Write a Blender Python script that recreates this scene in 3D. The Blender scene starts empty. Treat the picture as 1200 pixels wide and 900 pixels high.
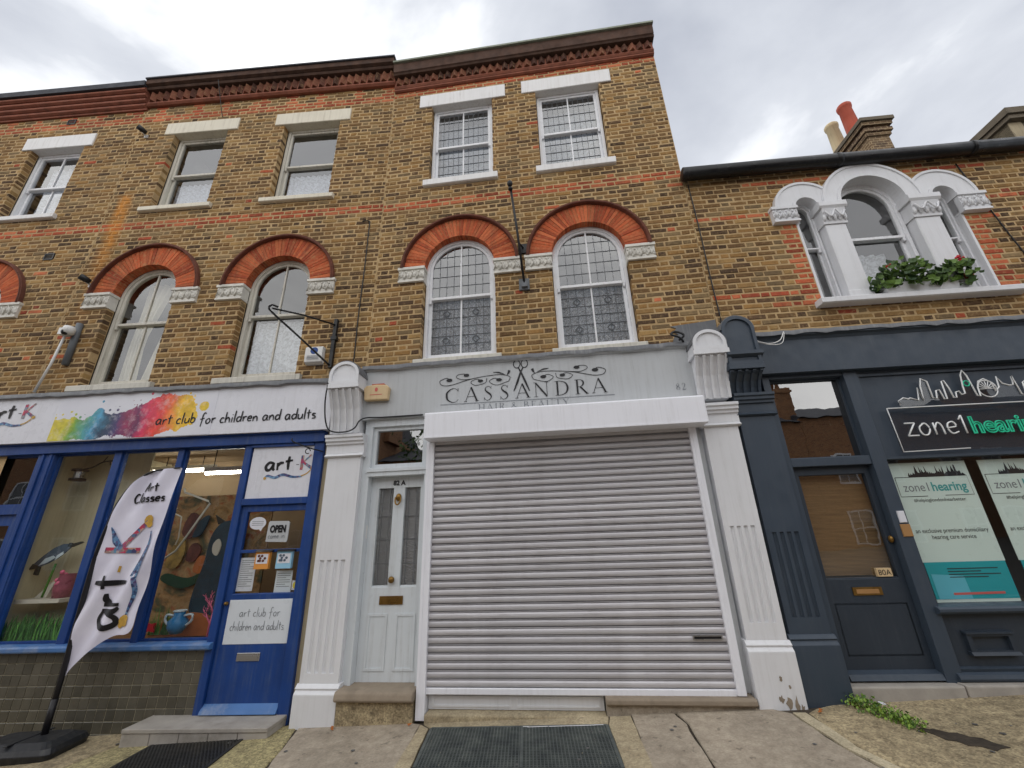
import bpy, bmesh, math, random
from mathutils import Vector, Matrix
random.seed(82)
R = math.radians
scene = bpy.context.scene
COL = scene.collection

# ---------------------------------------------------------------- camera
EYE = 1.57
cam_d = bpy.data.cameras.new('camera'); cam = bpy.data.objects.new('camera', cam_d); COL.objects.link(cam)
cam_d.sensor_width = 36; cam_d.lens = 14.4; cam_d.clip_start = .05; cam_d.clip_end = 500
_p, _r, _y = R(20.648), R(-1.8535), R(6.275)
_cr = Vector((math.cos(_y), math.sin(_y), 0)); _cf = Vector((-math.sin(_y)*math.cos(_p), math.cos(_y)*math.cos(_p), math.sin(_p)))
_cu = _cr.cross(_cf)
_r2 = math.cos(_r)*_cr + math.sin(_r)*_cu; _u2 = -math.sin(_r)*_cr + math.cos(_r)*_cu
cam.matrix_world = Matrix(((_r2.x, _u2.x, -_cf.x, 0), (_r2.y, _u2.y, -_cf.y, -4.7), (_r2.z, _u2.z, -_cf.z, EYE), (0, 0, 0, 1)))
scene.camera = cam

# ---------------------------------------------------------------- sky and sun
SUN_EL, SUN_AZ = R(52), R(205)          # azimuth measured clockwise from +Y
world = bpy.data.worlds.new('World'); scene.world = world; world.use_nodes = True
wt = world.node_tree; wt.nodes.clear()
def wn(t, **k):
    n = wt.nodes.new(t)
    for a, v in k.items(): setattr(n, a, v)
    return n
sky = wn('ShaderNodeTexSky', sky_type='NISHITA', sun_disc=False, sun_elevation=SUN_EL, sun_rotation=SUN_AZ)
tc = wn('ShaderNodeTexCoord')
mp = wn('ShaderNodeMapping'); mp.inputs['Scale'].default_value = (1, 1, 1.7); mp.inputs['Location'].default_value = (5.2, 3.3, 1.1)
wt.links.new(tc.outputs['Generated'], mp.inputs['Vector'])
n1 = wn('ShaderNodeTexNoise'); n1.inputs['Scale'].default_value = 1.4; n1.inputs['Detail'].default_value = 7; n1.inputs['Roughness'].default_value = .52; n1.inputs['Distortion'].default_value = .35
wt.links.new(mp.outputs[0], n1.inputs['Vector'])
r1 = wn('ShaderNodeValToRGB'); e = r1.color_ramp.elements
e[0].position = .36; e[0].color = (3.9, 4.15, 4.75, 1); e[1].position = .62; e[1].color = (10.5, 10.6, 10.7, 1)
_e = e.new(.5); _e.color = (5.5, 5.75, 6.25, 1)
wt.links.new(n1.outputs['Fac'], r1.inputs['Fac'])
n2 = wn('ShaderNodeTexNoise'); n2.inputs['Scale'].default_value = 2.6; n2.inputs['Detail'].default_value = 6
mp2 = wn('ShaderNodeMapping'); mp2.inputs['Location'].default_value = (7.3, -2.2, 4.1)
wt.links.new(tc.outputs['Generated'], mp2.inputs['Vector']); wt.links.new(mp2.outputs[0], n2.inputs['Vector'])
r2 = wn('ShaderNodeValToRGB'); e = r2.color_ramp.elements
e[0].position = .28; e[0].color = (.55, .55, .55, 1); e[1].position = .36; e[1].color = (1, 1, 1, 1)
wt.links.new(n2.outputs['Fac'], r2.inputs['Fac'])
mx = wn('ShaderNodeMix', data_type='RGBA'); wt.links.new(r2.outputs['Color'], mx.inputs['Factor'])
wt.links.new(sky.outputs[0], mx.inputs['A']); wt.links.new(r1.outputs['Color'], mx.inputs['B'])
bg = wn('ShaderNodeBackground'); bg.inputs['Strength'].default_value = .12
wt.links.new(mx.outputs['Result'], bg.inputs['Color'])
wo = wn('ShaderNodeOutputWorld'); wt.links.new(bg.outputs[0], wo.inputs['Surface'])
sun_d = bpy.data.lights.new('sun', 'SUN'); sun_d.energy = 1.5; sun_d.angle = R(140); sun_d.color = (1, .96, .9)
sun = bpy.data.objects.new('sun', sun_d); COL.objects.link(sun); sun.location = (-4, -8, 14)
_sd = Vector((math.sin(SUN_AZ)*math.cos(SUN_EL), math.cos(SUN_AZ)*math.cos(SUN_EL), math.sin(SUN_EL)))
sun.rotation_euler = (-_sd).to_track_quat('-Z', 'Y').to_euler()
scene.view_settings.view_transform = 'Standard'; scene.view_settings.look = 'None'
scene.view_settings.gamma = 1; scene.view_settings.use_curve_mapping = False
scene.view_settings.exposure = .2
scene.cycles.max_bounces = 8; scene.cycles.transparent_max_bounces = 16

# ---------------------------------------------------------------- materials
def lin(c):
    return tuple(((v/255)/12.92 if v/255 <= .04045 else ((v/255+.055)/1.055)**2.4) for v in c)
class NT:
    def __init__(s, name):
        s.m = bpy.data.materials.new(name); s.m.use_nodes = True; s.t = s.m.node_tree; s.t.nodes.clear()
        s.out = s.n('ShaderNodeOutputMaterial'); s.bsdf = s.n('ShaderNodeBsdfPrincipled'); s.l(s.bsdf.outputs[0], s.out.inputs[0])
        s._pos = None
    def n(s, t, **k):
        nd = s.t.nodes.new(t)
        for a, v in k.items():
            if hasattr(nd, a): setattr(nd, a, v)
            else: nd.inputs[a].default_value = v
        return nd
    def l(s, a, b): s.t.links.new(a, b)
    def pos(s, scale=(1, 1, 1)):
        if not s._pos: s._pos = s.n('ShaderNodeNewGeometry')
        m = s.n('ShaderNodeMapping'); m.inputs['Scale'].default_value = scale; s.l(s._pos.outputs['Position'], m.inputs['Vector']); return m.outputs[0]
    def obj(s, scale=(1, 1, 1), loc=(0, 0, 0)):
        c = s.n('ShaderNodeTexCoord'); m = s.n('ShaderNodeMapping'); m.inputs['Scale'].default_value = scale; m.inputs['Location'].default_value = loc; s.l(c.outputs['Object'], m.inputs['Vector']); return m.outputs[0]
    def noise(s, vec, scale, detail=4, rough=.55, dist=0):
        nd = s.n('ShaderNodeTexNoise', Scale=scale, Detail=detail, Roughness=rough, Distortion=dist); s.l(vec, nd.inputs['Vector']); return nd.outputs['Fac']
    def ramp(s, fac, stops):
        r = s.n('ShaderNodeValToRGB'); el = r.color_ramp.elements
        while len(el) < len(stops): el.new(.5)
        for q, (p, c) in zip(el, stops):
            q.position = p; q.color = (c, c, c, 1) if isinstance(c, (int, float)) else (*c, 1)
        s.l(fac, r.inputs['Fac']); return r.outputs['Color']
    def mix(s, fac, a, b, mode='MIX'):
        m = s.n('ShaderNodeMix', data_type='RGBA', blend_type=mode)
        for v, k in ((fac, 'Factor'), (a, 'A'), (b, 'B')):
            if isinstance(v, (int, float)): m.inputs[k].default_value = v if k == 'Factor' else (v, v, v, 1)
            elif isinstance(v, tuple): m.inputs[k].default_value = (*v, 1)
            else: s.l(v, m.inputs[k])
        return m.outputs['Result']
    def math(s, op, a, b=None, c=None):
        m = s.n('ShaderNodeMath', operation=op)
        for i, v in enumerate((a, b, c)):
            if v is None: continue
            if isinstance(v, (int, float)): m.inputs[i].default_value = v
            else: s.l(v, m.inputs[i])
        return m.outputs[0]
    def bump(s, h, strength, dist=.01):
        b = s.n('ShaderNodeBump', Strength=strength, Distance=dist); s.l(h, b.inputs['Height']); s.l(b.outputs[0], s.bsdf.inputs['Normal'])
    def col(s, c):
        if isinstance(c, tuple): s.bsdf.inputs['Base Color'].default_value = (*c, 1)
        else: s.l(c, s.bsdf.inputs['Base Color'])
    def set(s, **k):
        for a, v in k.items(): s.bsdf.inputs[a].default_value = v

M = {}
def paint(name, rgb, rough=.5, var=.14, dirt=None, dirt_amt=.35, scale=2.2, bump=.12, bscale=60, metal=0, streak=True, spec=.4):
    t = NT(name); c = lin(rgb)
    col = t.mix(t.ramp(t.noise(t.pos(), scale, 5), [(.3, 1-var), (.7, 1+var*.4)]), 0.0, c, 'MIX') if 0 else t.mix(1, c, t.ramp(t.noise(t.pos(), scale, 5), [(.3, 1-var), (.72, 1.0)]), 'MULTIPLY')
    if dirt:
        d = t.noise(t.pos((17, 17, .8) if streak else (3, 3, 3)), 1.6, 6, .65)
        d2 = t.noise(t.pos(), 5, 6, .7)
        f = t.math('MULTIPLY', t.ramp(d, [(.48, 0.), (.75, 1.)]), t.ramp(d2, [(.35, 0.1), (.7, 1.)]))
        col = t.mix(t.math('MULTIPLY', f, dirt_amt), col, lin(dirt))
    t.col(col); t.set(Metallic=metal); t.bsdf.inputs['Specular IOR Level'].default_value = spec
    t.l(t.ramp(t.noise(t.pos(), 8, 3), [(.3, max(.05, rough-.1)), (.7, min(1, rough+.12))]), t.bsdf.inputs['Roughness'])
    if bump: t.bump(t.noise(t.pos(), bscale, 5), bump, .004)
    M[name] = t.m; return t.m
paint('white_paint', (224, 225, 228), .45, .08, (112, 102, 86), .22)
paint('white_gloss', (232, 233, 236), .28, .06, (130, 122, 108), .3)
paint('old_white', (214, 210, 198), .55, .16, (96, 86, 70), .8)
paint('grey_fascia', (186, 189, 191), .5, .05, (120, 118, 112), .35)
paint('door_white', (214, 220, 224), .35, .07, (120, 112, 96), .4)
paint('shutter_grey', (186, 184, 190), .38, .1, (120, 114, 108), .45, metal=.15, bump=.03)
t = NT('shutter_grey'); oi = t.n('ShaderNodeObjectInfo'); c = t.mix(oi.outputs['Random'], lin((182, 180, 183)), lin((200, 198, 201)))
g1 = t.ramp(t.noise(t.pos((2.2, 2, .35)), 1.6, 6, .65), [(.5, 0.), (.8, .35)]); c = t.mix(g1, c, lin((150, 145, 146))); g2 = t.ramp(t.noise(t.pos((1.2, 1, 14)), 2.0, 5, .7), [(.55, 0.), (.75, .45)]); c = t.mix(g2, c, lin((134, 128, 126)))
c = t.mix(t.ramp(t.noise(t.pos((3, 3, .4)), .9, 3), [(.6, 0.), (.75, .22)]), c, lin((212, 211, 214))); t.col(c); t.set(Metallic=.1); t.l(t.ramp(t.noise(t.pos(), 5, 4), [(.3, .3), (.7, .55)]), t.bsdf.inputs['Roughness']); t.bump(t.noise(t.pos((.8, 1, 5)), 2.2, 2), .12, .02); M['shutter_grey'] = t.m
paint('shutter_white', (236, 237, 243), .38, .04, (140, 136, 130), .25, bump=.03)
paint('blue_paint', (26, 68, 138), .44, .32, (92, 106, 128), .6, bump=.25, bscale=35)
paint('blue_sill', (74, 120, 180), .45, .25, (190, 188, 180), .7, streak=False)
paint('navy_paint', (60, 71, 84), .42, .12, (92, 96, 100), .25)
paint('navy_deep', (47, 56, 67), .45, .12, (92, 96, 100), .2)
paint('board_white', (222, 223, 230), .3, .04, (150, 148, 145), .3, bump=.02)
paint('board_white_door', (216, 222, 228), .3, .03, bump=.02)
paint('lead', (112, 114, 118), .6, .3, (176, 176, 172), .5, bump=.4, bscale=14)
paint('black_metal', (28, 29, 32), .45, .25, (70, 62, 55), .4)
paint('gutter_black', (22, 23, 26), .35, .3, (90, 90, 88), .3)
paint('grey_pipe', (104, 108, 112), .5, .2)
paint('plastic_white', (228, 228, 226), .35, .06, (130, 122, 110), .4)
paint('plastic_cream', (216, 190, 148), .45, .12, (150, 96, 50), .5)
paint('plastic_black', (38, 40, 44), .42, .2, (120, 116, 106), .35)
paint('brass', (150, 116, 62), .35, .3, (60, 44, 26), .6, metal=.8)
paint('steel', (178, 178, 178), .3, .12, metal=.9)
paint('ink', (20, 19, 24), .45, .1, bump=0)
paint('ink_grey', (120, 124, 130), .5, .1, bump=0)
paint('stone_step', (156, 142, 124), .85, .3, (70, 62, 50), .8, scale=5, bump=.5, bscale=40, streak=False)
paint('concrete_step', (168, 162, 154), .85, .22, (84, 78, 66), .7, scale=6, bump=.4, bscale=50, streak=False)
paint('render_wall', (180, 166, 138), .9, .25, (90, 80, 64), .5, bump=.3)
paint('plaster_room', (178, 168, 150), .9, .1, bump=.1)
paint('dark_room', (92, 90, 88), .9, .15, bump=.1)
paint('cream_room', (196, 184, 150), .9, .12, bump=.1)
paint('brown_room', (158, 138, 112), .9, .2, bump=.1)
paint('curtain', (222, 214, 196), .9, .1, bump=.2)
paint('terracotta', (186, 88, 66), .75, .2, (90, 60, 50), .4)
paint('buff_clay', (206, 188, 150), .75, .2, (110, 96, 76), .5)
paint('slate', (70, 72, 80), .7, .35, bump=.3)
paint('lintel_white', (232, 231, 230), .6, .06, (150, 140, 124), .5)
paint('lintel_cream', (226, 219, 200), .65, .09, (140, 122, 96), .6)
paint('capital_paint', (224, 221, 212), .7, .12, (84, 72, 58), .85, scale=14, streak=False, bump=.5, bscale=30)
paint('hood_brick', (118, 70, 54), .85, .4, (44, 34, 30), .8, scale=9, bump=.6, bscale=45, streak=False)
paint('cornice_dark', (94, 70, 58), .9, .45, (40, 34, 30), .85, scale=7, bump=.6, bscale=40, streak=False)
paint('cornice_red', (150, 92, 72), .9, .35, (58, 38, 32), .8, scale=7, bump=.6, bscale=40, streak=False)
paint('coping_green', (150, 156, 140), .9, .25, (70, 74, 60), .6, bump=.4)
paint('wood_tan', (176, 132, 82), .6, .25)
paint('orange_card', (222, 150, 70), .6, .08, bump=0)
paint('sky_card', (150, 200, 226), .6, .08, bump=0)
paint('teal_print', (22, 158, 168), .4, .1, bump=0)
paint('teal_light', (96, 186, 206), .4, .1, bump=0)
paint('mint_print', (208, 222, 216), .35, .04, bump=0)
paint('teal_ink', (70, 158, 158), .5, .1, bump=0)
paint('red_ink', (206, 96, 92), .5, .1, bump=0)
paint('green_paint', (70, 132, 44), .6, .3)
paint('bird_grey', (92, 106, 122), .6, .3); paint('bird_white', (214, 226, 232), .6, .1); paint('bird_dark', (38, 46, 44), .6, .2)
paint('mural_teal', (38, 74, 92), .6, .6, (14, 20, 26), .8, scale=4, streak=False); paint('mural_gold', (186, 150, 74), .7, .7, (70, 60, 40), .8, scale=12, streak=False); paint('mural_red', (126, 70, 56), .7, .7, (60, 44, 40), .8, scale=12, streak=False)
paint('mural_green', (36, 74, 48), .6, .4, scale=6); paint('mural_orange', (196, 112, 56), .6, .3, scale=5); paint('coping_stone', (118, 108, 92), .9, .35, (60, 56, 48), .7, bump=.5, bscale=30, streak=False); paint('mural_sand', (160, 112, 64), .7, .35, scale=5)
paint('pink_paint', (236, 116, 152), .5, .15); paint('magenta_paint', (168, 92, 112), .35, .5, (90, 60, 70), .6, scale=16, streak=False); paint('vase_blue', (58, 138, 196), .3, .2); paint('shelf_white', (208, 202, 188), .6, .1)
paint('yellow_card', (226, 206, 60), .5, .1, bump=0)
paint('flower_red', (200, 32, 44), .6, .2); paint('dead_leaf', (176, 104, 48), .8, .3)
paint('soil', (66, 58, 48), 1, .5, (120, 108, 92), .6, scale=20, bump=.9, bscale=70, streak=False)

def glass(name, ior=1.75, tint=(1, 1, 1), wav=.02, rough=.0, wscale=3.0):
    t = NT(name); t.t.nodes.remove(t.bsdf)
    tr = t.n('ShaderNodeBsdfTransparent'); tr.inputs[0].default_value = (*tint, 1)
    gl = t.n('ShaderNodeBsdfGlossy', Roughness=rough); gl.inputs['Color'].default_value = (1, 1, 1, 1)
    fr = t.n('ShaderNodeFresnel', IOR=ior); mx = t.n('ShaderNodeMixShader'); bf = t.n('ShaderNodeNewGeometry').outputs['Backfacing']; t.l(t.math('MULTIPLY_ADD', bf, 1/ior-ior, ior), fr.inputs['IOR'])
    b = t.n('ShaderNodeBump', Strength=wav, Distance=.05); t.l(t.noise(t.pos(), wscale, 2), b.inputs['Height']); t.l(b.outputs[0], gl.inputs['Normal'])
    t.l(fr.outputs[0], mx.inputs[0]); t.l(tr.outputs[0], mx.inputs[1]); t.l(gl.outputs[0], mx.inputs[2]); t.l(mx.outputs[0], t.out.inputs[0])
    M[name] = t.m
glass('glass', 2.2, (.93, .96, .95)); glass('glass_shop', 1.55, (.96, .98, .97), .01); glass('glass_dark', 2.1, (.5, .52, .54)); glass('glass_old', 2.5, (.85, .88, .9), .05)
glass('glass_mirror', 3.2, (.35, .34, .33), .02); glass('glass_obscure', 2.4, (.8, .83, .84), .5, .12, 60); glass('acrylic', 1.45, (.82, .83, .84), .01)

def lace(name, rgb=(226, 228, 236), scale=14, lo=.35, hi=.6, amin=.35):
    t = NT(name); t.col(lin(rgb)); t.set(Roughness=.9)
    v = t.n('ShaderNodeTexVoronoi', Scale=scale); t.l(t.pos((1, .2, .8)), v.inputs['Vector'])
    a = t.math('MAXIMUM', t.ramp(v.outputs['Distance'], [(lo*.6, 1.), (hi*.75, .0)]), t.ramp(t.noise(t.pos((1, .2, 1)), 34, 3), [(.4, 0.), (.62, 1.)]))
    a = t.math('MULTIPLY_ADD', a, 1-amin, amin)
    tr = t.n('ShaderNodeBsdfTransparent'); mx = t.n('ShaderNodeMixShader')
    tl = t.n('ShaderNodeBsdfTranslucent'); tl.inputs[0].default_value = (*lin(rgb), 1); m2 = t.n('ShaderNodeMixShader'); m2.inputs[0].default_value = .25
    t.l(t.bsdf.outputs[0], m2.inputs[1]); t.l(tl.outputs[0], m2.inputs[2])
    t.l(a, mx.inputs[0]); t.l(tr.outputs[0], mx.inputs[1]); t.l(m2.outputs[0], mx.inputs[2]); t.l(mx.outputs[0], t.out.inputs[0]); M[name] = t.m
lace('lace_net', amin=.62); lace('lace_fine', scale=26, amin=.68); lace('lace_grey', (158, 166, 178), 30, amin=.5)

def brickmat(name, single):
    t = NT(name)
    if single: c = t.n('ShaderNodeObjectInfo').outputs['Color']
    else: c = t.n('ShaderNodeAttribute', attribute_name='Col').outputs['Color']
    n = t.noise(t.pos(), 38, 6, .7); n2 = t.noise(t.pos(), 150, 3, .6); big = t.noise(t.pos((1, 1, .7)), .9, 5, .6)
    c = t.mix(1, c, t.ramp(n, [(.28, .76), (.5, 1.0), (.75, 1.16)]), 'MULTIPLY')
    c = t.mix(1, c, t.ramp(big, [(.3, .76), (.62, 1.06)]), 'MULTIPLY')
    c = t.mix(t.math('MULTIPLY', t.ramp(t.noise(t.pos(), 22, 5, .75), [(.5, 0.), (.68, 1.)]), t.ramp(t.noise(t.pos(), .7, 3), [(.35, .2), (.65, .6)])), c, lin((184, 156, 112)))
    st = t.ramp(t.noise(t.pos((5, 5, .55)), 1.0, 6, .6), [(.54, 0.), (.74, 1.)])
    c = t.mix(t.math('MULTIPLY', st, .42), c, lin((66, 58, 52)))
    c = rust(t, c)
    t.col(c); t.set(Roughness=.93); t.bsdf.inputs['Specular IOR Level'].default_value = .2
    t.bump(t.math('ADD', n, t.math('MULTIPLY', n2, .5)), .55, .006); M[name] = t.m
def rust(t, c):
    sp = t.n('ShaderNodeSeparateXYZ'); t.l(t.pos(), sp.inputs[0])            # old rust run below the high lamp
    dx = t.math('ABSOLUTE', t.math('ADD', t.math('ADD', sp.outputs[0], 6.79), t.math('MULTIPLY', t.math('SUBTRACT', t.noise(t.pos((1, 1, .5)), 4, 4), .5), .16)))
    rm = t.math('MULTIPLY', t.ramp(dx, [(.04, 1.), (.17, 0.)]), t.math('MULTIPLY', t.ramp(t.math('DIVIDE', sp.outputs[2], 10), [(.44, 0.), (.56, .4), (.63, .85), (.7, 1.), (.712, 0.)]), t.ramp(t.noise(t.pos(), 14, 5), [(.35, .4), (.6, 1.)])))
    return t.mix(t.math('MULTIPLY', rm, .85), c, lin((212, 140, 56)))
brickmat('brick', False); brickmat('brick_single', True)
t = NT('mortar'); c = t.mix(t.ramp(t.noise(t.pos(), 5, 6, .7), [(.3, 0.), (.7, 1.)]), lin((166, 138, 98)), lin((200, 172, 128)))
t.col(rust(t, t.mix(t.math('MULTIPLY', t.ramp(t.noise(t.pos(), 1.1, 5), [(.45, 0.), (.7, 1.)]), .35), c, lin((128, 106, 78))))); t.set(Roughness=1); t.bump(t.noise(t.pos(), 120, 4), .6, .004); M['mortar'] = t.m
# brick wall for the row across the street (seen only as a reflection)
t = NT('brick_far'); b = t.n('ShaderNodeTexBrick', Scale=4.3); b.inputs['Color1'].default_value = (*lin((150, 104, 70)), 1); b.inputs['Color2'].default_value = (*lin((118, 78, 54)), 1); b.inputs['Mortar'].default_value = (*lin((160, 136, 106)), 1)
gx = t.n('ShaderNodeNewGeometry'); sx = t.n('ShaderNodeSeparateXYZ'); cx = t.n('ShaderNodeCombineXYZ'); t.l(gx.outputs['Position'], sx.inputs[0]); t.l(t.math('ADD', sx.outputs[0], sx.outputs[1]), cx.inputs[0]); t.l(sx.outputs[2], cx.inputs[1]); t.l(cx.outputs[0], b.inputs['Vector'])
t.col(b.outputs['Color']); t.set(Roughness=.95); M['brick_far'] = t.m
# paving
def paving(name, a, bcol, agg=.3, sc=9):
    t = NT(name); n = t.noise(t.pos(), sc, 7, .7); big = t.noise(t.pos(), 1.3, 5, .6)
    c = t.mix(t.ramp(n, [(.3, 0.), (.7, 1.)]), lin(a), lin(bcol))
    c = t.mix(1, c, t.ramp(big, [(.3, .66), (.65, 1.08)]), 'MULTIPLY')
    v = t.n('ShaderNodeTexVoronoi', Scale=75); t.l(t.pos(), v.inputs['Vector'])
    c = t.mix(agg, c, t.mix(1, c, t.ramp(v.outputs['Color'], [(.2, .55), (.8, 1.5)]), 'MULTIPLY'))
    spots = t.ramp(t.noise(t.pos(), 16, 3, .5), [(.66, 0.), (.7, 1.)])
    c = t.mix(t.math('MULTIPLY', spots, .45), c, lin((70, 64, 54)))
    t.col(c); t.set(Roughness=.92); t.bump(t.math('ADD', n, t.math('MULTIPLY', v.outputs['Distance'], agg*1.2)), .5, .012); M[name] = t.m
paving('slab_brown', (144, 132, 116), (178, 166, 148), .2); paving('slab_aggregate', (126, 116, 84), (186, 174, 128), .75, 14); paving('slab_rough', (122, 108, 84), (184, 168, 134), .6, 12)
paving('slab_pale', (170, 158, 132), (194, 182, 154), .3); paving('asphalt', (84, 84, 84), (104, 104, 102), .7); paving('slab_border', (150, 136, 110), (186, 172, 142), .35)
t = NT('tile_glaze'); oi = t.n('ShaderNodeObjectInfo'); c = t.mix(oi.outputs['Random'], lin((76, 73, 64)), lin((96, 92, 81)))
c = t.mix(t.ramp(t.noise(t.pos(), 9, 6, .7), [(.4, 0.), (.75, .55)]), c, lin((58, 56, 46)))
t.col(c); t.set(Roughness=.22); t.bump(t.noise(t.pos(), 18, 3), .05, .01); M['tile_glaze'] = t.m
paint('grout', (172, 164, 138), .9, .35, (84, 78, 62), .6, streak=False)
t = NT('grate_metal'); t.col(t.mix(t.ramp(t.noise(t.pos(), 6, 6, .7), [(.35, 0.), (.7, 1.)]), lin((70, 77, 78)), lin((112, 118, 114)))); t.set(Roughness=.55, Metallic=.35); M['grate_metal'] = t.m
paint('cast_black', (34, 35, 36), .55, .3, (90, 84, 70), .5, streak=False)
def leafmat(name, a, b):
    t = NT(name); c = t.mix(t.n('ShaderNodeNewGeometry').outputs['Random Per Island'], lin(a), lin(b)); t.col(c); t.set(Roughness=.6)
    t.bsdf.inputs['Subsurface Weight'].default_value = 0; M[name] = t.m
leafmat('leaf_geranium', (32, 58, 28), (104, 134, 56)); leafmat('leaf_weed', (54, 92, 30), (138, 166, 64)); leafmat('grass_card', (30, 84, 26), (92, 156, 58)); leafmat('leaf_tree', (44, 70, 34), (84, 112, 54))
def emit(name, rgb, s):
    t = NT(name); t.col(lin(rgb)); t.bsdf.inputs['Emission Color'].default_value = (*lin(rgb), 1); t.bsdf.inputs['Emission Strength'].default_value = s; M[name] = t.m
emit('tube_lit', (255, 250, 236), 20.0)
paint('neon_white', (236, 238, 238), .35, .04, bump=0); paint('neon_green', (40, 206, 160), .35, .08, bump=0); paint('neon_green_fill', (8, 118, 92), .3, .2, bump=0)
# bamboo blind behind the navy door
t = NT('bamboo'); w = t.n('ShaderNodeTexWave', Scale=26.0, Distortion=1.5, Detail=3.0); w.bands_direction = 'Z'; t.l(t.pos(), w.inputs['Vector'])
c = t.mix(w.outputs['Fac'], lin((92, 68, 42)), lin((150, 116, 74))); c = t.mix(1, c, t.ramp(t.noise(t.pos((2, 2, 60)), 1.2, 4), [(.3, .7), (.7, 1.15)]), 'MULTIPLY'); t.col(c); t.set(Roughness=.7); M['bamboo'] = t.m
# flag cloth
t = NT('flag_cloth'); t.col(t.mix(t.ramp(t.noise(t.pos(), 3, 3), [(.3, 0.), (.7, 1.)]), lin((206, 204, 222)), lin((228, 226, 240)))); t.set(Roughness=.7); t.bsdf.inputs['Sheen Weight'].default_value = .2; M['flag_cloth'] = t.m
# patterned collage print used on the brush logos
t = NT('collage'); v = t.n('ShaderNodeTexVoronoi', Scale=28); t.l(t.pos(), v.inputs['Vector']); h = t.n('ShaderNodeSeparateColor'); t.l(v.outputs['Color'], h.inputs[0])
t.col(t.ramp(h.outputs[0], [(0., lin((150, 60, 110))), (.25, lin((196, 60, 70))), (.45, lin((70, 64, 110))), (.6, lin((80, 130, 160))), (.8, lin((200, 160, 140))), (1., lin((60, 50, 80)))])); t.set(Roughness=.5); M['collage'] = t.m
t = NT('collage_blue'); v = t.n('ShaderNodeTexVoronoi', Scale=40); t.l(t.pos(), v.inputs['Vector']); h = t.n('ShaderNodeSeparateColor'); t.l(v.outputs['Color'], h.inputs[0])
t.col(t.ramp(h.outputs[0], [(0., lin((40, 52, 92))), (.35, lin((74, 116, 160))), (.6, lin((120, 160, 190))), (.8, lin((90, 70, 120))), (1., lin((40, 44, 80)))])); t.set(Roughness=.5); M['collage_blue'] = t.m
paint('gold_print', (206, 164, 74), .5, .3, scale=20, bump=0)
# watercolour splash printed on the white fascia (object x = along the board, z = up)
def splash_material():
    t = NT('splash_print'); tcn = t.n('ShaderNodeTexCoord'); sp = t.n('ShaderNodeSeparateXYZ'); t.l(tcn.outputs['Object'], sp.inputs[0])
    wob = t.noise(tcn.outputs['Object'], 5, 6, .65); wob2 = t.noise(tcn.outputs['Object'], 11, 4, .6)
    x = t.math('ADD', sp.outputs[0], t.math('MULTIPLY', t.math('SUBTRACT', wob, .5), .45))
    xf = t.math('DIVIDE', x, 2.1)
    colr = t.ramp(xf, [(0., lin((214, 196, 60))), (.09, lin((206, 196, 56))), (.15, lin((120, 166, 54))), (.22, lin((84, 160, 150))), (.27, lin((78, 160, 198))), (.335, lin((40, 70, 96))), (.41, lin((74, 60, 110))), (.47, lin((150, 50, 90))), (.53, lin((110, 44, 92))), (.59, lin((216, 50, 92))), (.67, lin((232, 70, 60))), (.74, lin((238, 120, 52))), (.82, lin((240, 190, 40))), (1., lin((236, 206, 48)))])
    colr = t.mix(1, colr, t.ramp(wob2, [(.3, .72), (.65, 1.12)]), 'MULTIPLY')
    colr = t.mix(t.ramp(t.noise(tcn.outputs['Object'], 8, 5, .7), [(.5, 0.), (.78, .55)]), colr, lin((232, 226, 232)))
    # height envelope as a function of x
    xr = t.math('DIVIDE', sp.outputs[0], 2.1)
    env = t.ramp(xr, [(0., .42), (.14, .46), (.2, .4), (.28, .66), (.36, .5), (.44, .56), (.52, .64), (.58, .78), (.66, .9), (.74, .82), (.8, .86), (.86, .82), (.93, .34), (.96, .0)])
    low = t.ramp(xr, [(0., .0), (.3, .0), (.4, .06), (.5, .0), (.7, .02), (.78, .12), (.84, .16), (.9, .22), (.96, .8)])
    zz = t.math('DIVIDE', t.math('ADD', sp.outputs[2], t.math('MULTIPLY', t.math('SUBTRACT', wob, .5), .26)), .62)
    m = t.math('MULTIPLY', t.math('LESS_THAN', zz, env), t.math('GREATER_THAN', zz, low))
    # detached droplets
    v = t.n('ShaderNodeTexVoronoi', Scale=15); t.l(tcn.outputs['Object'], v.inputs['Vector'])
    near = t.math('MULTIPLY', t.math('LESS_THAN', t.math('SUBTRACT', zz, env), .16), t.math('GREATER_THAN', zz, low))
    drop = t.math('MULTIPLY', t.math('LESS_THAN', v.outputs['Distance'], .27), near)
    # two big yellow drops
    def disc(cx, cz, r):
        a = t.math('POWER', t.math('SUBTRACT', sp.outputs[0], cx), 2.); bb = t.math('POWER', t.math('SUBTRACT', sp.outputs[2], cz), 2.)
        return t.math('LESS_THAN', t.math('ADD', t.math('ADD', a, bb), t.math('MULTIPLY', t.math('SUBTRACT', wob2, .5), .006)), r*r)
    f = t.math('MAXIMUM', t.math('MAXIMUM', m, drop), t.math('MAXIMUM', disc(1.99, .37, .06), disc(1.72, .42, .115)))
    f = t.math('MULTIPLY', f, t.math('GREATER_THAN', sp.outputs[0], .0))
    f = t.math('MULTIPLY', f, t.math('LESS_THAN', sp.outputs[0], 2.08))
    base = t.mix(t.ramp(t.noise(t.pos(), 2, 4), [(.3, 0.), (.7, 1.)]), lin((212, 213, 222)), lin((224, 225, 232)))
    t.col(t.mix(f, base, colr)); t.set(Roughness=.3); M['splash_print'] = t.m
splash_material()
# painted curtain / display backdrop
paint('backdrop_cream', (214, 204, 172), .85, .2, (120, 110, 84), .4)

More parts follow.
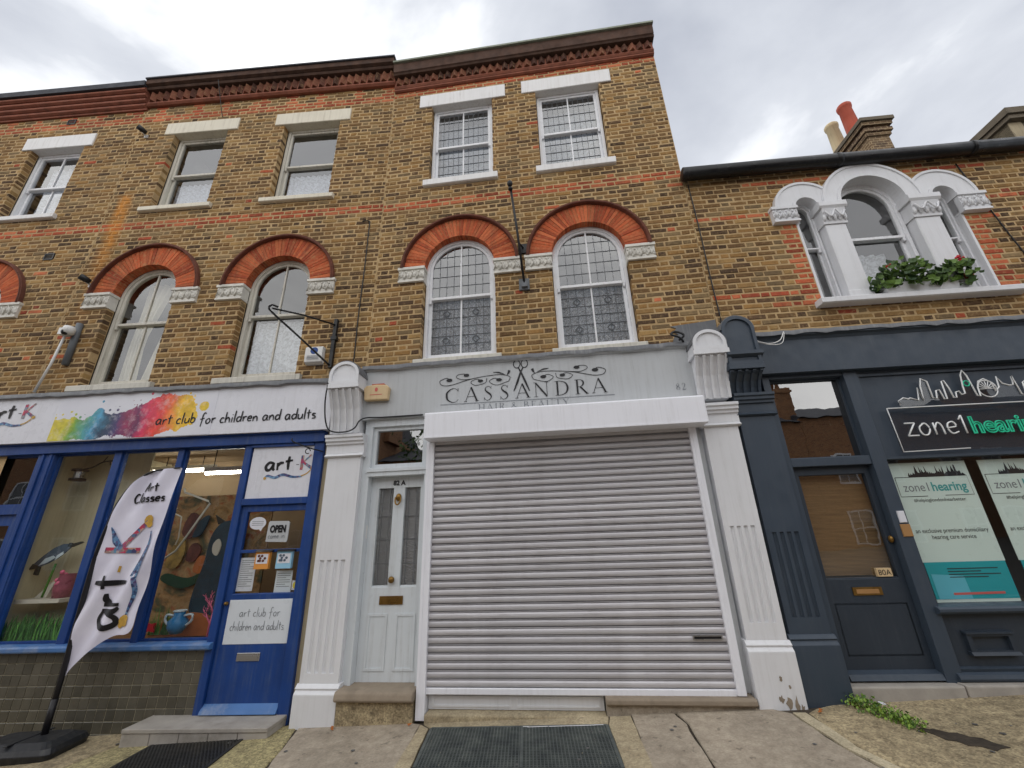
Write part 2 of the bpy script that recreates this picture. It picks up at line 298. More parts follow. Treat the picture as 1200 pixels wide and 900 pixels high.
t = NT('chimney_brick'); b = t.n('ShaderNodeTexBrick', Scale=4.3); b.inputs['Color1'].default_value = (*lin((128, 104, 76)), 1); b.inputs['Color2'].default_value = (*lin((92, 70, 54)), 1); b.inputs['Mortar'].default_value = (*lin((166, 146, 114)), 1); b.inputs['Mortar Size'].default_value = .03
gx = t.n('ShaderNodeNewGeometry'); sx = t.n('ShaderNodeSeparateXYZ'); cx = t.n('ShaderNodeCombineXYZ'); t.l(gx.outputs['Position'], sx.inputs[0]); t.l(t.math('ADD', sx.outputs[0], sx.outputs[1]), cx.inputs[0]); t.l(sx.outputs[2], cx.inputs[1]); t.l(cx.outputs[0], b.inputs['Vector'])
t.col(t.mix(t.ramp(t.noise(t.pos(), 6, 5), [(.4, 0.), (.7, .6)]), b.outputs['Color'], lin((70, 60, 50)))); t.set(Roughness=.95); M['chimney_brick'] = t.m
t = NT('mural_mix'); n = t.noise(t.pos((1, 1, 1.3)), 3.2, 6, .6, .8); c = t.ramp(n, [(.25, lin((60, 78, 70))), (.38, lin((96, 92, 60))), (.46, lin((168, 126, 78))), (.54, lin((182, 150, 104))), (.62, lin((176, 104, 60))), (.7, lin((120, 66, 50))), (.8, lin((44, 70, 84)))])
t.col(t.mix(1, c, t.ramp(t.noise(t.pos(), 20, 4), [(.3, .7), (.7, 1.1)]), 'MULTIPLY')); t.set(Roughness=.8); M['mural_mix'] = t.m

# ---------------------------------------------------------------- builders
class Frame:
    """a facade plane: u along the street, y into the wall, z up"""
    def __init__(s, x0, yaw): s.x0, s.yaw = x0, yaw
    def world(s, u, y, z): return Vector((s.x0 + u*math.cos(s.yaw) - y*math.sin(s.yaw), u*math.sin(s.yaw) + y*math.cos(s.yaw), z))
FL = Frame(-2.4268, .05648); FC = Frame(0, 0); FR = Frame(2.0164, .03568)
def gz(x): return .045 + .043*x                     # pavement height at world x
ORG = {}
def tag(o, label=None, cat=None, group=None, kind=None):
    if label: o['label'] = label
    if cat: o['category'] = cat
    if group: o['group'] = group
    if kind: o['kind'] = kind
    return o
def thing(name, F, u, y, z, label, cat, group=None):
    o = bpy.data.objects.new(name, None); COL.objects.link(o); o.empty_display_size = .2
    o.location = F.world(u, y, z); o.rotation_euler = (0, 0, F.yaw); ORG[o] = (u, y, z); return tag(o, label, cat, group)
def cr(pts, n=6, closed=False):
    """Catmull-Rom through pts"""
    if len(pts) < 3: return list(pts)
    P = [Vector(p) for p in pts]; P = [P[-1]]+P+[P[0], P[1]] if closed else [2*P[0]-P[1]]+P+[2*P[-1]-P[-2]]
    out = []
    for i in range(1, len(P)-2):
        a, b, c, d = P[i-1:i+3]
        for k in range(n):
            t = k/n; out.append(.5*((2*b)+(c-a)*t+(2*a-5*b+4*c-d)*t*t+(3*b-3*c+d-a)*t**3))
    if not closed: out.append(P[-2])
    return [tuple(v) for v in out]
class B:
    def __init__(s, dense=None): s.dense = dense; s.v = []; s.f = []; s.c = []; s.cc = None; s.sm = []
    def add(s, vs, fs, smooth=False):
        o = len(s.v); s.v += [tuple(v) for v in vs]; s.f += [tuple(i+o for i in f) for f in fs]; s.c += [s.cc]*len(fs); s.sm += [smooth]*len(fs); return s
    def box(s, x0, x1, y0, y1, z0, z1):
        return s.add([(x0, y0, z0), (x1, y0, z0), (x1, y1, z0), (x0, y1, z0), (x0, y0, z1), (x1, y0, z1), (x1, y1, z1), (x0, y1, z1)],
                     [(0, 1, 5, 4), (1, 2, 6, 5), (2, 3, 7, 6), (3, 0, 4, 7), (4, 5, 6, 7), (3, 2, 1, 0)])
    def cbox(s, x0, x1, y0, y1, z0, z1, c=.006):
        """box chamfered on its street-side (y0) face"""
        return s.add([(x0, y1, z0), (x1, y1, z0), (x1, y1, z1), (x0, y1, z1), (x0, y0+c, z0), (x1, y0+c, z0), (x1, y0+c, z1), (x0, y0+c, z1),
                      (x0+c, y0, z0+c), (x1-c, y0, z0+c), (x1-c, y0, z1-c), (x0+c, y0, z1-c)],
                     [(8, 9, 10, 11), (4, 5, 9, 8), (5, 6, 10, 9), (6, 7, 11, 10), (7, 4, 8, 11), (0, 1, 5, 4), (1, 2, 6, 5), (2, 3, 7, 6), (3, 0, 4, 7), (3, 2, 1, 0)])
    def rbrick(s, x0, x1, y0, y1, z0, z1, r):
        """worn brick: chamfered face with uneven arrises"""
        j = lambda a: r.uniform(-a, a); c = min(.007, (x1-x0)*.2); o = [(x0+j(.004), z0+j(.0035)), (x1+j(.004), z0+j(.0035)), (x1+j(.004), z1+j(.0035)), (x0+j(.004), z1+j(.0035))]
        i = [(o[0][0]+c+abs(j(.005)), o[0][1]+c), (o[1][0]-c-abs(j(.005)), o[1][1]+c), (o[2][0]-c, o[2][1]-c), (o[3][0]+c, o[3][1]-c)]
        return s.add([(x, y1, z) for x, z in o]+[(x, y0+.005, z) for x, z in o]+[(x, y0+j(.0015), z) for x, z in i],
                     [(8, 9, 10, 11), (4, 5, 9, 8), (5, 6, 10, 9), (6, 7, 11, 10), (7, 4, 8, 11), (0, 1, 5, 4), (1, 2, 6, 5), (2, 3, 7, 6), (3, 0, 4, 7)])
    def prism(s, poly, y0, y1):
        """polygon in (x,z), counter-clockwise seen from the street, extruded y0 (front) to y1"""
        n = len(poly)
        return s.add([(x, y0, z) for x, z in poly]+[(x, y1, z) for x, z in poly], [tuple(range(n)), tuple(range(2*n-1, n-1, -1))]+[(i, i+n, (i+1) % n+n, (i+1) % n) for i in range(n)])
    def flat(s, poly, y): return s.add([(x, y, z) for x, z in poly], [tuple(range(len(poly)))])
    def ring(s, outer, inner, y0, y1, closed=True):
        n = len(outer); vs = [(x, y0, z) for x, z in outer]+[(x, y0, z) for x, z in inner]+[(x, y1, z) for x, z in outer]+[(x, y1, z) for x, z in inner]; fs = []
        for i in range(n if closed else n-1):
            j = (i+1) % n; fs += [(i, j, j+n, i+n), (i+2*n, i+3*n, j+3*n, j+2*n), (i+n, j+n, j+3*n, i+3*n), (j, i, i+2*n, j+2*n)]
        if not closed: fs += [(0, n, 3*n, 2*n), (n-1, 3*n-1, 4*n-1, 2*n-1)]
        return s.add(vs, fs)
    def extx(s, prof, x0, x1, smooth=False):
        """profile in (y,z) extruded along x"""
        n = len(prof)
        return s.add([(x0, y, z) for y, z in prof]+[(x1, y, z) for y, z in prof], [(i, (i+1) % n, (i+1) % n+n, i+n) for i in range(n)]+[tuple(range(n-1, -1, -1)), tuple(range(n, 2*n))], False)
    def extz(s, prof, z0, z1):
        n = len(prof)
        return s.add([(x, y, z0) for x, y in prof]+[(x, y, z1) for x, y in prof], [(i, (i+1) % n, (i+1) % n+n, i+n) for i in range(n)]+[tuple(range(n-1, -1, -1)), tuple(range(n, 2*n))])
    def tube(s, pts, r, n=8, smooth=True, caps=True):
        P = [Vector(p) for p in pts]; vs = []; fs = []
        for i, p in enumerate(P):
            d = (P[min(i+1, len(P)-1)]-P[max(i-1, 0)]).normalized(); a = d.cross(Vector((0, 0, 1)))
            if a.length < .05: a = d.cross(Vector((0, 1, 0)))
            a.normalize(); b = d.cross(a); rr = r[i] if isinstance(r, (list, tuple)) else r
            vs += [p+rr*(math.cos(2*math.pi*k/n)*a+math.sin(2*math.pi*k/n)*b) for k in range(n)]
        for i in range(len(P)-1): fs += [(i*n+k, i*n+(k+1) % n, (i+1)*n+(k+1) % n, (i+1)*n+k) for k in range(n)]
        if caps: fs += [tuple(range(n)), tuple(range(len(P)*n-1, (len(P)-1)*n-1, -1))]
        return s.add(vs, fs, smooth)
    def ribbon(s, pts, w, y):
        """flat stroke in the (x,z) plane; w a width or one per point"""
        if s.dense:
            ws = list(w) if isinstance(w, (list, tuple)) else [w]*len(pts); q = []; qw = []
            for i in range(len(pts)-1):
                k = max(1, int(math.dist(pts[i][:2], pts[i+1][:2])/s.dense))
                for m_ in range(k): t_ = m_/k; q.append((pts[i][0]+(pts[i+1][0]-pts[i][0])*t_, pts[i][1]+(pts[i+1][1]-pts[i][1])*t_)); qw.append(ws[i]+(ws[i+1]-ws[i])*t_)
            pts = q+[pts[-1]]; w = qw+[ws[-1]]
        P = [Vector((p[0], p[1])) for p in pts]; vs = []; n = len(P)
        for i, p in enumerate(P):
            d = (P[min(i+1, n-1)]-P[max(i-1, 0)]); d = d.normalized() if d.length > 1e-9 else Vector((1, 0)); nn = Vector((-d.y, d.x))*((w[i] if isinstance(w, (list, tuple)) else w)/2)
            vs += [(p.x+nn.x, y, p.y+nn.y), (p.x-nn.x, y, p.y-nn.y)]
        return s.add(vs, [(2*i, 2*i+1, 2*i+3, 2*i+2) for i in range(n-1)])
    def ball(s, c, r, n=8, m=5):
        rx, ry, rz = r if isinstance(r, (tuple, list)) else (r, r, r); vs = []; fs = []
        for j in range(m+1):
            a = math.pi*j/m
            vs += [(c[0]+rx*math.sin(a)*math.cos(2*math.pi*k/n), c[1]+ry*math.sin(a)*math.sin(2*math.pi*k/n), c[2]+rz*math.cos(a)) for k in range(n)]
        for j in range(m): fs += [(j*n+k, j*n+(k+1) % n, (j+1)*n+(k+1) % n, (j+1)*n+k) for k in range(n)]
        return s.add(vs, fs, True)
    def lathe(s, c, prof, n=14):
        """profile (r, z) about the vertical axis at c"""
        vs = [(c[0]+r*math.cos(2*math.pi*k/n), c[1]+r*math.sin(2*math.pi*k/n), c[2]+z) for r, z in prof for k in range(n)]
        return s.add(vs, [(j*n+k, j*n+(k+1) % n, (j+1)*n+(k+1) % n, (j+1)*n+k) for j in range(len(prof)-1) for k in range(n)], True)
    def build(s, name, mat, parent=None, kind=None, shift=True, bevel=0):
        o0 = (0, 0, 0); p = parent
        while p is not None and p not in ORG: p = p.parent
        if p is not None and shift: o0 = ORG[p]
        me = bpy.data.meshes.new(name); me.from_pydata([(v[0]-o0[0], v[1]-o0[1], v[2]-o0[2]) for v in s.v], [], s.f)
        if any(s.sm): me.polygons.foreach_set('use_smooth', s.sm)
        if s.c and s.c[0] is not None:
            a = me.color_attributes.new('Col', 'FLOAT_COLOR', 'CORNER'); d = []
            for f, c in zip(s.f, s.c): d += [*c, 1.0]*len(f)
            a.data.foreach_set('color', d)
        if name not in ('brickwork', 'pane', 'blind'):
            bm = bmesh.new(); bm.from_mesh(me); bmesh.ops.recalc_face_normals(bm, faces=bm.faces); bm.to_mesh(me); bm.free()
        me.materials.append(M[mat] if isinstance(mat, str) else mat)
        o = bpy.data.objects.new(name, me); COL.objects.link(o); o.parent = parent
        if kind: o['kind'] = kind
        if bevel:
            m = o.modifiers.new('edge', 'BEVEL'); m.width = bevel; m.segments = 2; m.limit_method = 'ANGLE'; m.angle_limit = R(40)
        return o
def solo(name, F, u, y, z, b, mat, label, cat, group=None, bevel=0, kind=None):
    """a one-mesh thing built in facade coordinates, its origin at (u,y,z)"""
    o = b.build(name, mat, None, shift=False, bevel=bevel); o.data.transform(Matrix.Translation((-u, -y, -z)))
    o.location = F.world(u, y, z); o.rotation_euler = (0, 0, F.yaw); return tag(o, label, cat, group, kind)
def inst(src, name, parent, loc, rot=(0, 0, 0), col=None, scale=None):
    o = bpy.data.objects.new(name, src); COL.objects.link(o); o.parent = parent; p = parent
    while p not in ORG: p = p.parent
    g = ORG[p]; o.location = (loc[0]-g[0], loc[1]-g[1], loc[2]-g[2]); o.rotation_euler = rot
    if col: o.color = (*col, 1)
    if scale: o.scale = scale
    return o
def arc(cx, cz, r, a0, a1, n): return [(cx+r*math.cos(a0+(a1-a0)*i/n), cz+r*math.sin(a0+(a1-a0)*i/n)) for i in range(n+1)]
PI = math.pi
def outline(cx, w, z0, z1, i=0, arch=False, n=18):
    """closed window outline; for an arch z1 is the springing line"""
    if not arch: return [(cx-w/2+i, z0+i), (cx+w/2-i, z0+i), (cx+w/2-i, z1-i), (cx-w/2+i, z1-i)]
    return [(cx-w/2+i, z0+i), (cx+w/2-i, z0+i)]+arc(cx, z1, w/2-i, 0, PI, n)

# ---- lettering
def text_mesh(s, size, cx=None, x0=None, z=0, y=0, outline_r=None, shear=0, width=None, bold=0):
    cu = bpy.data.curves.new('t', 'FONT'); cu.body = s; cu.size = size; cu.align_x = 'CENTER' if cx is not None else 'LEFT'; cu.shear = shear; cu.offset = bold
    if outline_r: cu.fill_mode = 'NONE'; cu.bevel_depth = outline_r; cu.bevel_resolution = 1
    cu.resolution_u = 4; ob = bpy.data.objects.new('t', cu); COL.objects.link(ob)
    dg = bpy.context.evaluated_depsgraph_get(); me = bpy.data.meshes.new_from_object(ob.evaluated_get(dg)); bpy.data.objects.remove(ob); bpy.data.curves.remove(cu)
    b = B(); vs = [v.co.copy() for v in me.vertices]
    k = 1
    if width and vs:
        lo, hi = min(v.x for v in vs), max(v.x for v in vs); k = width/(hi-lo)
    o = cx if cx is not None else x0
    b.add([(o+v.x*k, y-v.z, z+v.y) for v in vs], [tuple(p.vertices) for p in me.polygons]); bpy.data.meshes.remove(me); return b
HAND = {  # handwritten strokes on a unit em: (advance, strokes)
 'a': (.56, [[(.44, .46), (.2, .5), (.03, .26), (.12, .03), (.3, .08), (.44, .42)], [(.45, .5), (.43, .14), (.53, .0)]]),
 'b': (.5, [[(.06, 1.), (.05, .5), (.04, .04)], [(.05, .3), (.2, .48), (.4, .36), (.36, .08), (.15, -.01), (.04, .1)]]),
 'c': (.44, [[(.4, .42), (.2, .48), (.04, .25), (.14, .02), (.4, .06)]]),
 'd': (.54, [[(.44, .4), (.2, .46), (.04, .24), (.14, .02), (.34, .08), (.46, .34)], [(.5, 1.02), (.47, .5), (.46, .0)]]),
 'e': (.46, [[(.05, .25), (.38, .3), (.3, .48), (.1, .42), (.04, .2), (.16, .02), (.4, .08)]]),
 'f': (.5, [[(.5, .92), (.34, 1.), (.22, .8), (.2, .3), (.14, -.3)], [(.0, .4), (.42, .48)]]),
 'h': (.52, [[(.06, 1.02), (.05, .5), (.04, .0)], [(.05, .26), (.24, .48), (.4, .36), (.44, .0)]]),
 'i': (.2, [[(.1, .48), (.08, .0)], [(.1, .7), (.13, .76)]]),
 'l': (.2, [[(.12, 1.06), (.08, .5), (.08, -.06)]]),
 'n': (.52, [[(.05, .48), (.05, .0)], [(.05, .24), (.24, .47), (.4, .36), (.44, .0)]]),
 'o': (.5, [[(.24, .46), (.05, .3), (.1, .04), (.3, .02), (.44, .24), (.34, .45), (.2, .46)]]),
 'r': (.42, [[(.06, .48), (.08, .0)], [(.08, .26), (.2, .44), (.4, .46)]]),
 's': (.42, [[(.38, .44), (.16, .46), (.1, .32), (.32, .2), (.34, .04), (.06, .0)]]),
 't': (.42, [[(.2, .86), (.18, .4), (.2, .0)], [(.0, .54), (.42, .6)]]),
 'u': (.52, [[(.05, .46), (.06, .1), (.2, .0), (.38, .12), (.44, .46)], [(.44, .46), (.46, .0)]]),
 'k': (.5, [[(.06, 1.), (.05, .0)], [(.4, .5), (.08, .22), (.42, .0)]]),
 'm': (.7, [[(.05, .48), (.05, .0)], [(.05, .3), (.2, .47), (.3, .3), (.32, .0)], [(.32, .3), (.48, .47), (.58, .3), (.6, .0)]]),
 'A': (.62, [[(.04, .0), (.2, .5), (.34, .96)], [(.34, .96), (.42, .5), (.54, .0)], [(.12, .36), (.5, .4)]]),
 'C': (.58, [[(.5, .82), (.28, .94), (.06, .5), (.14, .06), (.34, .0), (.56, .12)]]),
 'z': (.46, [[(.02, .5), (.42, .5)], [(.42, .5), (.02, .0)], [(.02, .0), (.44, .0)]]),
 '1': (.4, [[(.1, .56), (.28, .72)], [(.28, .72), (.28, .0)]]),
 '-': (.3, [[(.04, .3), (.26, .3)]]), ' ': (.32, [])}
def hand(b, s, x0, z0, h, w, y, width=None, jitter=.0, rnd=None, slope=0):
    tot = sum(HAND[c][0]+.06 for c in s); k = (width/(tot*h)) if width else 1; x = 0
    for c in s:
        adv, st = HAND[c]; dz = (rnd.uniform(-jitter, jitter) if rnd else 0)
        for p in st:
            q = cr(p, 5); n = len(q)
            ww = [w*(.72+.5*math.sin(PI*(.15+.8*i/(n-1)))) for i in range(n)]
            pts = [(x0+(x+px)*h*k, z0+(pz+dz)*h+slope*(x+px)*h*k) for px, pz in q]
            b.ribbon(pts, ww, y)
        x += adv+.06
    return b
def tk(p0, p1, w0, w1=None, n=2): return ([(p0[0]+(p1[0]-p0[0])*i/(n-1), p0[1]+(p1[1]-p0[1])*i/(n-1)) for i in range(n)], [w0+((w1 if w1 is not None else w0)-w0)*i/(n-1) for i in range(n)])
def curv(pts, ws, n=5):
    q = cr([(a[0], a[1], w) for a, w in zip(pts, ws)], n); return ([(p[0], p[1]) for p in q], [max(.006, p[2]) for p in q])
T_, H_ = .11, .028        # thick and thin strokes of the roman capitals
def sf(x, z, w=.2): return tk((x-w/2, z+H_/2), (x+w/2, z+H_/2), H_)
SERIF = {
 'A': (.84, [tk((.06, .02), (.4, 1.), H_*1.3), tk((.39, 1.), (.76, .02), T_), tk((.17, .34), (.6, .34), H_), sf(.06, 0, .2), sf(.76, 0, .24)]),
 'C': (.84, [curv([(.78, .8), (.62, .96), (.4, .97), (.14, .74), (.1, .5), (.16, .22), (.42, .02), (.64, .04), (.8, .2)], [.03, .03, .05, .11, .13, .11, .05, .03, .025]), tk((.78, .98), (.78, .76), .03)]),
 'S': (.6, [curv([(.48, .82), (.38, .96), (.2, .94), (.12, .76), (.24, .58), (.42, .42), (.5, .22), (.36, .03), (.18, .02), (.07, .18)], [.025, .03, .04, .07, .11, .12, .07, .04, .03, .025]), tk((.49, .98), (.49, .78), .025), tk((.06, .0), (.06, .22), .025)]),
 'N': (.96, [tk((.14, .0), (.14, 1.), H_*1.3), tk((.13, .98), (.8, .0), T_), tk((.81, .0), (.81, 1.), H_*1.3), sf(.14, 0, .24), sf(.1, .97, .2), sf(.81, .97, .24)]),
 'D': (.9, [tk((.18, .0), (.18, 1.), T_), curv([(.12, .985), (.42, .97), (.7, .82), (.8, .5), (.7, .18), (.42, .03), (.12, .015)], [.03, .035, .08, .13, .08, .035, .03]), sf(.16, 0, .26), sf(.16, .97, .26)]),
 'R': (.84, [tk((.18, .0), (.18, 1.), T_), curv([(.12, .985), (.4, .98), (.56, .84), (.55, .66), (.4, .52), (.18, .5)], [.03, .035, .1, .1, .035, .028]), tk((.36, .5), (.76, .0), T_), sf(.18, 0, .28), sf(.14, .97, .22), sf(.78, 0, .16)]),
 'H': (.94, [tk((.18, .0), (.18, 1.), T_), tk((.76, .0), (.76, 1.), T_), tk((.18, .52), (.76, .52), H_), sf(.18, 0, .28), sf(.18, .97, .28), sf(.76, 0, .28), sf(.76, .97, .28)]),
 'I': (.36, [tk((.18, .0), (.18, 1.), T_), sf(.18, 0, .28), sf(.18, .97, .28)]),
 'B': (.78, [tk((.18, .0), (.18, 1.), T_), curv([(.12, .985), (.42, .97), (.55, .76), (.4, .55), (.18, .53)], [.03, .035, .1, .035, .028]), curv([(.18, .53), (.46, .52), (.64, .28), (.46, .03), (.12, .015)], [.028, .035, .12, .035, .03]), sf(.14, 0, .22)]),
 'E': (.7, [tk((.18, .0), (.18, 1.), T_), tk((.1, .985), (.58, .985), H_), tk((.18, .52), (.48, .52), H_), tk((.1, .015), (.62, .015), H_), tk((.58, .99), (.58, .82), .03), tk((.62, .0), (.64, .2), .03), tk((.48, .6), (.48, .44), .03)]),
 'U': (.92, [curv([(.18, 1.), (.18, .4), (.24, .12), (.46, .02), (.68, .12), (.75, .4), (.75, 1.)], [.11, .11, .08, .04, .035, .035, .035]), sf(.18, .97, .28), sf(.75, .97, .24)]),
 'T': (.78, [tk((.39, .0), (.39, 1.), T_), tk((.05, .985), (.73, .985), H_), tk((.05, 1.), (.04, .8), .03), tk((.73, 1.), (.74, .8), .03), sf(.39, 0, .28)]),
 'Y': (.82, [tk((.12, 1.), (.42, .48), T_), tk((.72, 1.), (.43, .48), H_*1.3), tk((.42, .5), (.42, .0), T_), sf(.42, 0, .28), sf(.12, .97, .24), sf(.72, .97, .2)]),
 '&': (.86, [curv([(.8, .5), (.66, .2), (.44, .02), (.2, .04), (.1, .24), (.26, .48), (.46, .68), (.46, .9), (.32, .98), (.22, .84), (.3, .64), (.56, .28), (.84, .02)], [.03, .03, .04, .08, .1, .06, .05, .05, .04, .05, .09, .11, .08])]),
 '8': (.62, [curv([(.3, .54), (.12, .72), (.3, .98), (.48, .76), (.3, .54), (.08, .26), (.3, .02), (.54, .26), (.3, .54)], [.07, .08, .03, .07, .09, .08, .03, .08, .07])]),
 '2': (.62, [curv([(.1, .74), (.16, .92), (.34, .97), (.48, .76), (.36, .46), (.08, .06)], [.04, .05, .04, .1, .07, .03]), tk((.06, .05), (.54, .05), .1), tk((.54, .1), (.58, .26), .03)]),
 ' ': (.34, [])}
def serif(b, s, x0, z0, h, y, width=None, slope=0):
    tot = sum(SERIF[c][0] for c in s)+.18*(len(s)-1); k = width/(tot*h) if width else 1; x = 0
    for c in s:
        adv, st = SERIF[c]
        for j, (pts, ws) in enumerate(st): b.ribbon([(x0+(x+p[0])*h*k, z0+p[1]*h+slope*(x+p[0])*h*k) for p in pts], [w*h for w in ws], y-.00025*j)
        x += adv+.18
    return b

# ---- brickwork
STOCK = [lin(c) for c in ((146, 115, 74), (134, 103, 67), (122, 94, 62), (158, 127, 82), (112, 86, 58), (150, 115, 70), (98, 76, 56), (84, 66, 51), (138, 116, 84), (128, 97, 61), (118, 99, 73))]
RED = [lin(c) for c in ((182, 92, 62), (168, 80, 56), (188, 102, 70), (150, 72, 52), (194, 112, 78))]
def bcol(pal, r):
    c = r.choice(pal); k = r.uniform(.86, 1.14); return tuple(v*k for v in c)
COURSE, BL, BH, BD = .0765, .222, .105, .1
def brick_mesh(name, L, r):
    b = B(); j = lambda: r.uniform(-.003, .003); c = .006; x, z = L/2-.004, .0285
    b.rbrick(-x, x, 0, BD, -z, z, r); me = bpy.data.meshes.new(name); me.from_pydata(b.v, [], b.f); me.materials.append(M['brick_single']); return me
_r = random.Random(5)
BRICKS = {'s': [brick_mesh('brick', BL, _r) for _ in range(8)], 'h': [brick_mesh('brick', BH, _r) for _ in range(8)]}
def lay_bricks(wall, u0, u1, z0, z1, holes, redf, seed, F, score=None, soot=None):
    """Flemish bond. holes(z) -> list of (a,b) intervals free of bricks at height z; redf(u,z) -> palette"""
    r = random.Random(seed); rows = int(round((z1-z0)/COURSE)); full = []; rest = []
    for k in range(rows):
        zc = z0+(k+.5)*COURSE; seg = [(u0, u1)]
        for a, b in holes(zc):
            seg = [q for p, s in seg for q in ((p, min(s, a)), (max(p, b), s)) if q[1]-q[0] > .03]
        x = u0-.335+(.168 if k % 2 else 0)+r.uniform(-.008, .008); i = 0
        while x < u1:
            L = BL if i % 2 == 0 else BH; a, b = x, x+L; x += L+.0115; i += 1
            for p, s in seg:
                aa, bb = max(a, p+.004), min(b, s-.004)
                if bb-aa < .025: continue
                col = bcol(redf((aa+bb)/2, zc), r); dy = r.uniform(-.0045, .0015)
                cut = bb-aa < L-.001; (rest if cut else full).append((aa, bb, zc, col, dy, L))
    full.sort(key=lambda q: (score or (lambda u, z: z))((q[0]+q[1])/2, q[2]))
    for aa, bb, zc, col, dy, L in full[:300]:
        inst(r.choice(BRICKS['s' if L == BL else 'h']), 'brick', wall, ((aa+bb)/2, dy, zc), (0, r.uniform(-.006, .006), 0), col)
    b = B(); g = lambda: r.uniform(-.003, .003)
    for aa, bb, zc, col, dy, L in full[300:]+rest:
        b.cc = col; b.rbrick(aa+(.004 if bb-aa > .06 else 0), bb-(.004 if bb-aa > .06 else 0), dy, BD, zc-.0285, zc+.0285, r)
    b.build('brickwork', 'brick', wall, 'stuff')
def wall_sheet(name, parent, u0, u1, z0, z1, holes, y=.0035, back=.11, mat='mortar'):
    """mortar plane with openings (outlines) and reveals running back from them"""
    bm = bmesh.new(); g = ORG[parent]
    def loop(pts):
        vs = [bm.verts.new((x-g[0], y-g[1], z-g[2])) for x, z in pts]; return [bm.edges.new((vs[i], vs[(i+1) % len(vs)])) for i in range(len(vs))]
    es = loop([(u0, z0), (u1, z0), (u1, z1), (u0, z1)])
    for h in holes: es += loop(h)
    bmesh.ops.triangle_fill(bm, use_beauty=True, use_dissolve=False, edges=es)
    for h in holes:
        n = len(h); f = [bm.verts.new((x-g[0], y-g[1], z-g[2])) for x, z in h]; k = [bm.verts.new((x-g[0], y+back-g[1], z-g[2])) for x, z in h]
        for i in range(n): bm.faces.new((f[i], f[(i+1) % n], k[(i+1) % n], k[i]))
    me = bpy.data.meshes.new(name); bm.to_mesh(me); bm.free(); me.materials.append(M[mat]); o = bpy.data.objects.new(name, me); COL.objects.link(o); o.parent = parent; return o
def room(parent, u0, u1, y0, y1, z0, z1, mat, name='room'):
    b = B(); b.add([(u0, y0, z0), (u1, y0, z0), (u1, y1, z0), (u0, y1, z0), (u0, y0, z1), (u1, y0, z1), (u1, y1, z1), (u0, y1, z1)], [(0, 1, 2, 3), (4, 7, 6, 5), (1, 5, 6, 2), (0, 3, 7, 4), (3, 2, 6, 7)])
    return b.build(name, mat, parent)
WEDGE = {}
def arch_ring(parent, cx, cz, r0, r1, rh, n, seed, name='arch'):
    """red gauged-brick arch with a dark moulded hood; each voussoir a piece"""
    r = random.Random(seed); b = B(); b.ring(arc(cx, cz, rh, 0, PI, 40), arc(cx, cz, r1+.004, 0, PI, 40), -.055, .03, False)
    b.ring(arc(cx, cz, rh-.02, 0, PI, 40), arc(cx, cz, r1+.012, 0, PI, 40), -.064, -.052, False)
    a = b.build(name, 'hood_brick', parent)
    key = (r0, r1, n)
    if key not in WEDGE:
        WEDGE[key] = []
        for v in range(3):
            w = B(); h = PI/n/2*.9; c = .006; p = [(r0*math.sin(-h), r0*math.cos(h)), (r0*math.sin(h), r0*math.cos(h)), (r1*math.sin(h), r1*math.cos(h)), (r1*math.sin(-h), r1*math.cos(h))]
            w.prism(p, -.008+r.uniform(-.003, .003), .115); me = bpy.data.meshes.new('voussoir'); me.from_pydata(w.v, [], w.f); me.materials.append(M['brick_single']); WEDGE[key].append(me)
    pal = [lin(c) for c in ((196, 100, 64), (184, 92, 60), (204, 112, 74), (168, 82, 56), (190, 104, 70))]
    m = B(); m.ring(arc(cx, cz, r1+.006, 0, PI, 40), arc(cx, cz, r0+.004, 0, PI, 40), .002, .113, False); m.build('mortar_bed', 'mortar', a)
    for i in range(n):
        th = PI*(i+.5)/n; inst(r.choice(WEDGE[key]), 'voussoir', a, (cx, r.uniform(-.003, .003), cz), (0, PI/2-th, 0), bcol(pal, r))
    return a
def impost(parent, u0, u1, z0, z1, wrap, seed, off=.03, mat='capital_paint'):
    """carved painted impost block: chamfered slab with a row of leaves; wrap = +1/-1 return into the reveal"""
    r = random.Random(seed); b = B(); h = z1-z0
    b.box(u0, u1, -off, .11, z0, z1); b.box(u0-.012, u1+.012, -off-.022, .111, z1-.035, z1+.004); b.box(u0-.004, u1+.004, -off-.01, .11, z0-.004, z0+.022)
    n = max(3, int(round((u1-u0)/.085))); w = (u1-u0)/n
    for i in range(n):
        x = u0+w*(i+.5); up = i % 2 == 0; zc = z0+h*(.52 if up else .46)
        b.ball((x, -off, zc), (w*.36, .026, h*.24), 7, 4)
        b.ball((x+w*.34, -off, z0+h*.3), (w*.2, .02, h*.13), 6, 4); b.ball((x-w*.3, -off, z0+h*.7), (w*.2, .02, h*.1), 6, 4)
        b.tube([(x-w*.5, -off-.01, z0+h*.2), (x, -off-.02, z0+h*(.78 if up else .66)), (x+w*.5, -off-.01, z0+h*.2)], .008, 5)
    return b.build('impost_block', mat, parent)

